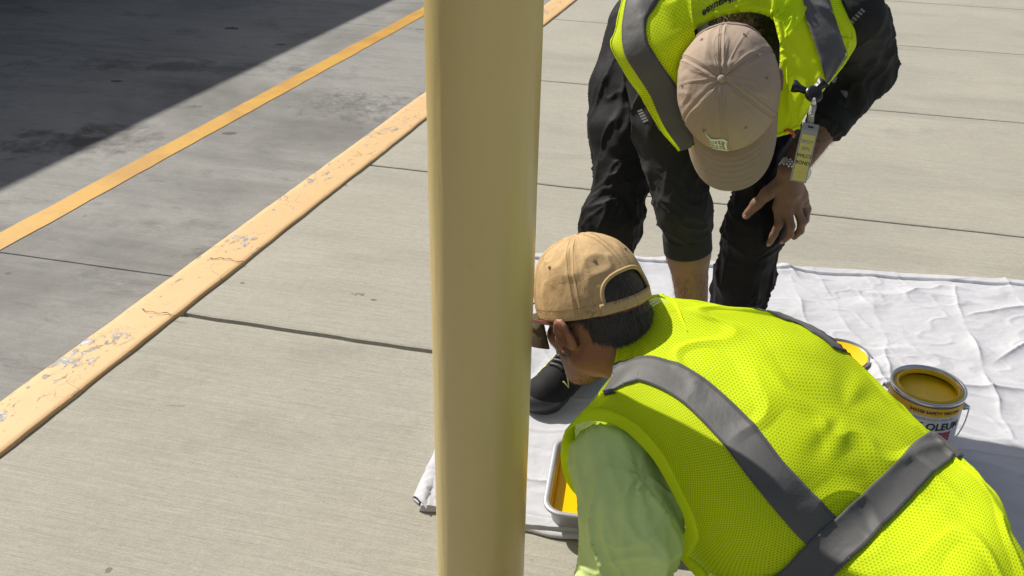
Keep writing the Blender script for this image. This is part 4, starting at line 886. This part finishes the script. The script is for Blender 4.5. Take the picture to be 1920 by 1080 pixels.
# badge reel, badge, watch
bz=1.70
reel=MB(); nrl=camvec(.1,.25,.95); frr=frame(camvec(0,1,-.2),nrl); cR_=P(1526,176,bz)
reel.lathe([(.0001,.006),(.011,.0055),(.0155,.003),(.0165,0),(.0155,-.004),(.0001,-.005)],cR_,36,frr)
reel=reel.build('badge_reel',M_PLAS,p2)
mb=MB(); A=P(1489,165,bz-.002); B=P(1512,170,bz-.004); C_=P(1546,160,bz-.004); 
for a,b,w0,w1 in ((P(1486,160,bz),P(1515,172,bz),.013,.007),(P(1530,168,bz),P(1546,152,bz),.008,.013)):
    d=nrm(b-a); mb.tube([a,a+d*.006,(a+b)/2,b],[w0,w0,(w0+w1)/2*.8,w1],4,.25,up=tuple(np.cross(d,nrl)))
mb.build('strap_clip',M_PLAS,reel)
mb=MB(); mb.tube([P(1527,190,bz),P(1525,200,bz),P(1521,214,bz),P(1519,232,bz)],[.0045,.006,.006,.0065],4,.2,up=tuple(cr)); mb.build('vinyl_strap',M_VINYL,reel)
mb=MB(); mb.tube([P(1526,184,bz-.005),P(1525,196,bz-.005)],.004,10); mb.lathe([(.0025,0),(.0035,.001),(.0035,.002),(.0025,.003)],P(1521,216,bz-.004),14,frr); mb.build('snap',M_STEEL,reel)
bt=P(1521,232,bz-.002); bb=P(1496,341,bz+.012); bu=nrm(bt-bb); bn=nrm(camvec(.0,.1,1)-bu*(camvec(0,.1,1)@bu)); bx=np.cross(bu,bn); bh=np.linalg.norm(bt-bb)/2; bc=(bt+bb)/2; bfr=np.stack([bx,bu,bn],1)
badge=MB(); badge.box(bc,(.0145,bh,.0012),bfr); badge=badge.build('badge',M_VINYL,p2,smooth=False)
mb=MB(); mb.box(bc-bu*.009+bn*.0014,(.0118,bh-.011,.0006),bfr); mb.build('card',M_TICKET,badge,smooth=False)
mb=MB(); mb.box(bc+bu*(bh-.006)+bn*.0015,(.005,.0016,.0006),bfr); mb.build('slot',M_INK,badge,smooth=False)
mb=MB(); mb.box(bc+bu*(bh-.006)+bn*.0013,(.0135,.0062,.0004),bfr); mb.build('holder_top',M_LGREY,badge,smooth=False)
for k,(s_,sz,mt) in enumerate((('SPOT',.0088,M_LGREY),('SPN',.0088,M_LGREY),('WILCS',.0088,M_INK),('BOND',.0088,M_INK),('- - - - -',.004,M_RED),('- - -',.004,M_RED))):
    tv,tf=text_mesh(s_,sz,0,.0001); y=bh-.033-.0125*k if k<4 else -bh+.017-.006*(k-4)
    mk('card_text',[bc+bfr@V(q[0],q[1]+y,.0024) for q in tv],tf,mt,badge,smooth=False)
wa=nrm(wrL-elL); wc=wrL-wa*.008; e1=nrm(camvec(.45,-.1,.85)-wa*(camvec(.45,-.1,.85)@wa)); e2=np.cross(wa,e1); rw=.0315
wm=MB()
for k in range(30):
    g=2*math.pi*k/30
    for r_,o in ((.0036,-.006),(.0036,0.),(.0036,.006)):
        q=wc+(e1*math.cos(g)+e2*math.sin(g)*.92)*rw+wa*(o+(.0015 if k%2 else -.0015)); wm.lathe([(.0001,.0026),(.0024,.002),(.0034,0),(.0001,-.001)],q,6,np.stack([wa,np.cross(e1*math.cos(g)+e2*math.sin(g),wa),e1*math.cos(g)+e2*math.sin(g)],1))
wb=wm.build('wristwatch',M_STEEL,p2)
wf=P(1501,332,1.0)-CP; fdv=nrm(e1*.45+camvec(.9,-.1,.35)*.9); fdv=nrm(fdv-wa*(fdv@wa)); q=wc+fdv*(rw+.001)
wm=MB(); wm.lathe([(.0150,-.006),(.0175,-.003),(.0178,.002),(.0160,.0045),(.0145,.005)],q,36,np.stack([wa,np.cross(fdv,wa),fdv],1)); wm.build('watch_case',M_STEEL,wb)
wm=MB(); wm.lathe([(.0145,.0045),(.0001,.0046)],q,30,np.stack([wa,np.cross(fdv,wa),fdv],1)); wm.build('watch_dial',m_plain('dial',(.62,.62,.60),.2),wb)
# small grey reflective marks on the sleeves
tr_=bvh(shirt2)
for (x0,y0,x1,y1,wd) in ((1596,42,1618,16,9),(1199,206,1209,230,10),(1232,232,1238,246,8)):
    mb=MB()
    for k in range(5):
        v=[]; ok=True
        for a in range(2):
            for b in range(6):
                tt=(k+.6*a)/5; px=x0+(x1-x0)*tt; py=y0+(y1-y0)*tt; dx,dy=y1-y0,-(x1-x0); L_=math.hypot(dx,dy); o_=(b/5-.5)*wd; d=nrm(P(px+dx/L_*o_+3*tt,py+dy/L_*o_,1.)-CP); hit=tr_.ray_cast(Vector(CP),Vector(d))
                if hit[0] is None: ok=False; break
                v.append(np.array(hit[0])-d*.0022)
        if ok and len(v)==12: mb.add(v,[(b,b+1,b+7,b+6) for b in range(5)])
    if mb.v: mb.build('reflective_mark',M_GREYREF,shirt2)
mb=MB(); mb.tube([P(1470,246,1.755),P(1478,243,1.752),P(1484,246,1.75),P(1489,254,1.752),P(1487,258,1.755)],[.002,.003,.0035,.003,.0015],8); mb.build('cord_end',M_ORANGE,vest2)
# ================================================================= kneeling worker (front)
p1=empty('person',(.5,1.1,0),label='kneeling worker seen from behind in worn tan cap, light green shirt and lime safety vest',cat='person')
c1=camvec(-.24,.95,.15); b1=camvec(.57,.09,.82); fr1=frame(-b1,c1); rim1=P(1112,573,1.655); hd1=rim1-fr1[:,2]*.022
NB=G(1205,650,.555)
A_=lambda *q:G(*q)
rows=[
 [(1058,808,.54),(1102,757,.567),(1143,708,.587),(1170,618,.62),(1222,558,.652),(1272,574,.640),(1322,586,.60)],
 [(1105,790,.55),(1152,742,.588),(1200,690,.618),(1268,628,.640),(1340,582,.652),(1400,584,.630),(1430,600,.58)],
 [(1163,803,.548),(1222,770,.592),(1284,724,.622),(1365,660,.643),(1452,599,.632),(1497,606,.600),(1530,630,.54)],
 [(1215,850,.535),(1290,832,.578),(1368,802,.606),(1456,728,.634),(1535,638,.615),(1573,654,.585),(1600,685,.53)],
 [(1255,908,.51),(1345,912,.556),(1440,892,.582),(1530,800,.605),(1610,698,.583),(1642,726,.555),(1655,760,.50)],
 [(1286,982,.455),(1385,985,.515),(1497,953,.549),(1590,866,.574),(1682,772,.553),(1718,797,.525),(1720,840,.47)],
 [(1270,1036,.37),(1420,1062,.45),(1556,1013,.515),(1662,930,.535),(1752,846,.523),(1790,860,.505),(1792,900,.45)],
 [(1312,1090,.35),(1500,1140,.43),(1645,1085,.505),(1745,1000,.535),(1828,900,.53),(1872,935,.505),(1880,985,.44)],
 [(1400,1190,.33),(1600,1230,.42),(1745,1170,.50),(1825,1075,.54),(1888,985,.535),(1900,1020,.50),(1905,1070,.42)],
 [(1500,1300,.32),(1700,1330,.40),(1850,1270,.46),(1905,1170,.505),(1945,1080,.51),(1935,1110,.47),(1930,1150,.38)],
]
net1=[[G(*q) for q in r_] for r_ in rows]
# carry the right side round under the body, away from the camera
lat=nrm(V(.73,.69,0))
for k,r_ in enumerate(net1):
    r_[6]=r_[5]+lat*.028-V(0,0,.07); r_.append(r_[6]+lat*-.015-V(0,0,.11))
def d1(u,v,p):
    g=.0055*fbm(p*5.5+3,3)
    r_=np.clip(1-np.abs(vn(np.stack([u*1.5+v*.35,v*.9-u*.3,u*0+4.3],-1)*1.1))-.72,0,1)/.28; g=g+.0045*r_*np.clip(u-1.6,0,1)
    r2=np.clip(1-np.abs(vn(np.stack([u*3.2,v*.45,u*0+7.7],-1)))-.6,0,1)/.4; g=g+.008*r2*np.exp(-((v-6.)/.9)**2)*np.clip(u-2.2,0,1)
    # small star-shaped crease in the middle of the back
    a=u-3.35; b=v-4.25; an=np.arctan2(b,a); rr_=np.hypot(a,b); g=g+.0012*np.cos(an*5+.7)*np.exp(-((rr_-.5)/.3)**2)*np.clip(rr_/.3,0,1)
    return g
vest1=empty('vest',(0,0,0)); vest1.parent=p1; vest1.location=Vector((.4,1.15,.55))-p1.location
sh1=Sheet(net1,d1)
v,f,u_=sh1.grid(420,420); mk('back_panel',v,f,M_MESH,vest1,uv=u_)
v,f,u_=sh1.ribbon(poly_path([(1.6,-.0),(1.85,.5),(2,1),(2,2),(2,3),(2,4),(2,5),(2.02,5.95)]),.056,.0022,260,9); solid(mk('reflective_stripe',v,f,M_TAPE,vest1,uv=u_),.0006)
v,f,u_=sh1.ribbon(poly_path([(5.6,.5),(5.1,1.2),(4.75,2),(4.66,2.6),(4.75,3),(5.0,3.4),(5.15,3.8)]),.052,.0022,200,9); solid(mk('reflective_stripe',v,f,M_TAPE,vest1,uv=u_),.0006)
v,f,u_=sh1.ribbon(poly_path([(.1,7.2),(.6,6.95),(1.2,6.52),(1.6,6.27),(2,6.11),(2.5,6.02),(3,6),(3.5,6.01),(4,6),(4.35,5.93),(4.7,5.82),(5,5.70),(5.3,5.60)]),.055,.0038,300,11); solid(mk('waist_stripe',v,f,M_TAPE,vest1,uv=u_),.0008)
bind(sh1,'armhole_binding',poly_path([(0,0),(0,1),(0,3),(0,5),(0,5.6),(0,7),(0,9)]),vest1,w=.013,shift=.004)
bind(sh1,'neck_binding',poly_path([(2,0),(3,0),(4,0),(6,0)]),vest1,w=.012,shift=.004)
# front panel hanging under the shoulder
E_=[(1058,806,.54),(1051,845,.47),(1056,888,.40),(1074,920,.345),(1104,946,.30)]
fn=[]
for k,q in enumerate(E_):
    a=G(*q); fn.append([a,a+V(.035,.012,.004-.004*k),a+V(.085,.035,.012-.01*k),a+V(.16,.06,-.02*k+.01)])
fn[0][1]=G(1102,757,.560); fn[0][2]=G(1143,708,.580); fn[0][3]=G(1160,690,.56)
shf=Sheet(fn,dsp(.003,12,2)); v,f,u_=shf.grid(90,120); mk('front_panel',v,f,M_MESH,vest1,uv=u_)
bind(shf,'armhole_binding',poly_path([(0,0),(0,2),(0,4)]),vest1,w=.014,shift=.006); bind(shf,'binding',poly_path([(0,4),(1,4),(3,4)]),vest1,w=.014)
# shirt under the vest
s1=G(1143,872,.480); e1_=P(1182,1000,1.455); w1=P(1168,1110,1.47); 
chest1=V(.335,1.26,.49); pel1=V(.70,.95,.39); sR1=V(.385,1.44,.50)
S=Sdf((-.02,.72,.12),(1.0,1.72,.72),.0048)
S.cone(chest1,pel1,.07,.085,.05)
for v__ in np.arange(1.3,8.6,.5):
    for u__ in (.75,1.4,2.2,3.2,4.2):
        q=sh1.raw([u__],[v__])[0]-sh1.norm([u__],[v__])[0]*.095; S.ell(q,(.05,)*3,None,.02)
elL1=w1+V(.01,-.01,-.05); hdL1=V(.26,1.31,.12)
S.chain([s1,e1_,w1,elL1],[.0645,.066,.064,.056],.025); S.chain([elL1,V(.245,1.2,.19)],[.055,.046],.02)
S.chain([sR1,V(.40,1.56,.30),V(.33,1.60,.17)],[.062,.05,.042],.025)
S.cone(s1+V(.045,.03,-.05),sh1.raw([.4],[4.6])[0]+V(.05,.06,-.03),.05,.04,.03)
S.cone(NB+V(.02,-.03,.0),NB+V(-.012,.028,.006),.062,.054,.02)
def f_s1(v,n):
    v=folds(v,n,s1,e1_,.008,7,1.5,2.2,2.,.20,4); v=folds(v,n,e1_,w1,.013,15,1.3,2.0,5.,.17,5); v=folds(v,n,e1_,w1,.006,34,1.6,1.6,9.,.13,6)
    return v+n*(.002*fbm(v*12,3))[:,None]
shirt1=sdfmesh(S,'shirt',M_GREEN,p1,2,f_s1)
v,f,u_=sh1.grid(90,120,u0=.18,u1=6.6,v0=.12,off=-.012); mk('hole_shade_layer',v,f,M_UNDER,shirt1)
mb=MB(); q=[NB+V(-.012,.028,.006)+.057*(nrm(V(.6,.6,.1))*math.cos(g)+nrm(V(-.2,.1,1.))*math.sin(g)) for g in np.linspace(0,2*math.pi,40)]
mb.tube(q,.0045,8,cap=False); mb.build('collar',m_plain('teal_collar',(.16,.36,.33),.8),shirt1)
# body
S=Sdf((-.06,.85,.03),(.85,1.85,.82),.004)
head_sdf(S,hd1,fr1); S.chain([hd1+fr1@V(0,-.035,-.05),hd1*.4+NB*.6+V(0,0,-.0),NB],[.057,.056,.062],.03)
S.cone(NB,chest1,.05,.06,.02); S.cone(chest1,pel1,.06,.06,.02); S.cone(s1,sR1,.035,.035,.02)
S.chain([s1,e1_,elL1],[.04,.04,.038],.02); S.chain([elL1,V(.245,1.2,.19),V(.262,1.29,.135)],[.038,.038,.027],.02)
S.chain([sR1,V(.40,1.56,.30),V(.33,1.60,.17),V(.31,1.6,.12)],[.04,.038,.03,.027],.02)
plain_hand(S,V(.262,1.29,.135),V(.1,.9,-.35),V(-1,.1,0),V(0,-.2,-1)); plain_hand(S,V(.31,1.6,.12),V(-.9,.2,-.3),V(-.1,-1,0),V(0,0,-1))
body1=sdfmesh(S,'body',M_SKIN1,p1,1,f_body)
# trousers, kneeling, and work shoes
S=Sdf((.3,.45,.0),(1.4,1.5,.62),.008)
kL=V(.56,1.08,.075); kR=V(.78,1.27,.075); fL=V(.86,.70,.07); fR=V(1.12,.90,.07)
S.ell(pel1+V(.03,-.02,-.0),(.12,.13,.10),None,.05); S.chain([pel1+V(-.03,-.07,-.02),kL],[.085,.06],.04); S.chain([pel1+V(.09,.06,-.02),kR],[.085,.06],.04)
S.chain([kL,fL],[.06,.048],.02); S.chain([kR,fR],[.06,.048],.02)
sdfmesh(S,'trousers',M_NAVY,p1,2,lambda v,n:v+n*(.006*fbm(v*11,3))[:,None])
for q,k in((fL,kL),(fR,kR)):
    d=nrm(k-q); d[2]=0; shoe(p1,q+V(0,0,.02)-d*.04,q-d*.10+V(0,0,-.17)+V(0,0,.02)*0+V(0,0,.17-.15)*0-d*.0+V(0,0,.0) if False else q-d*.30+V(0,0,.0),detail=False)
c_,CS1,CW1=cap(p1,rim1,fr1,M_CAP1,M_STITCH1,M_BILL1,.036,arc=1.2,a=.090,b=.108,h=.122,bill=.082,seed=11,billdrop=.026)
# hair below and inside the cap
rt=[];nn=[];fl=[]
for _ in range(24000):
    g=R(random.uniform(165,375)); z=random.uniform(-.062,.10); d=V(math.cos(g),math.sin(g),0); low=-.040+.03*abs(math.cos(g))**2*(1 if math.sin(g)<0 else .6)
    if z<low or (d[1]<-.25 and .019<z<.048 and abs(d[0])<.75): continue
    k=math.sqrt(max(.1,1-((z-.03)/(.118 if z<.03 else .09))**2)); p=V(.0765*k*d[0],-.012+.0975*k*d[1],z)
    if abs(d[0])>.9 and z<.02 and -.045<p[1]+.012<.015: continue
    rt.append(hd1+fr1@p); nn.append(fr1@d); fl.append(fr1@V(0,-.45,-1) if z<.01 else fr1@V(-.4,0,-1))
hairs('hair',p1,rt,nn,fl,.017,.00055,M_HAIR1,.22)
for sg in(-1,1):
    body_hair('sideburn',p1,body1,hd1,fr1,lambda l:(l[:,0]*sg>.045)&(l[:,1]>.008)&(l[:,1]<.046)&(l[:,2]>-.045)&(l[:,2]<.03),900,.013,.0006,M_HAIR1,lambda l,n:fr1@V(0,-.3,-1),.2)
body_hair('stubble',p1,body1,hd1,fr1,lambda l:(l[:,1]>.0)&(l[:,2]<-.03)&(l[:,2]>-.14)&(np.linalg.norm(l,axis=1)<.15),5000,.0035,.00028,m_plain('grey_stubble',(.16,.14,.125),.7),lambda l,n:fr1@V(0,-.1,-1),.5)
# glasses pushed up on the bill
gl=MB(); T=lambda x,y,z:hd1+fr1@V(x,y,z)
g1=empty('eyeglasses',(0,0,0)); g1.parent=p1; g1.location=Vector(hd1)-p1.location
for sg in(-1,1):
    gl=MB(); gl.tube([T(sg*.088,-.02,.012),T(sg*.089,.02,.018),T(sg*.086,.075,.022),T(sg*.072,.115,.026)],[.0046,.0038,.0034,.004],8,.6); gl.build('temple',M_FRAME,g1)
gl=MB()
for sg in(-1,1): gl.tube([T(sg*.036+.030*math.cos(q),.118,.018+.020*math.sin(q)) for q in np.linspace(0,2*math.pi,28)],.0018,6,cap=False)
gl.tube([T(-.007,.118,.02),T(0,.121,.023),T(.007,.118,.02)],.0016,6); gl.build('lens_frame',M_FRAME,g1)
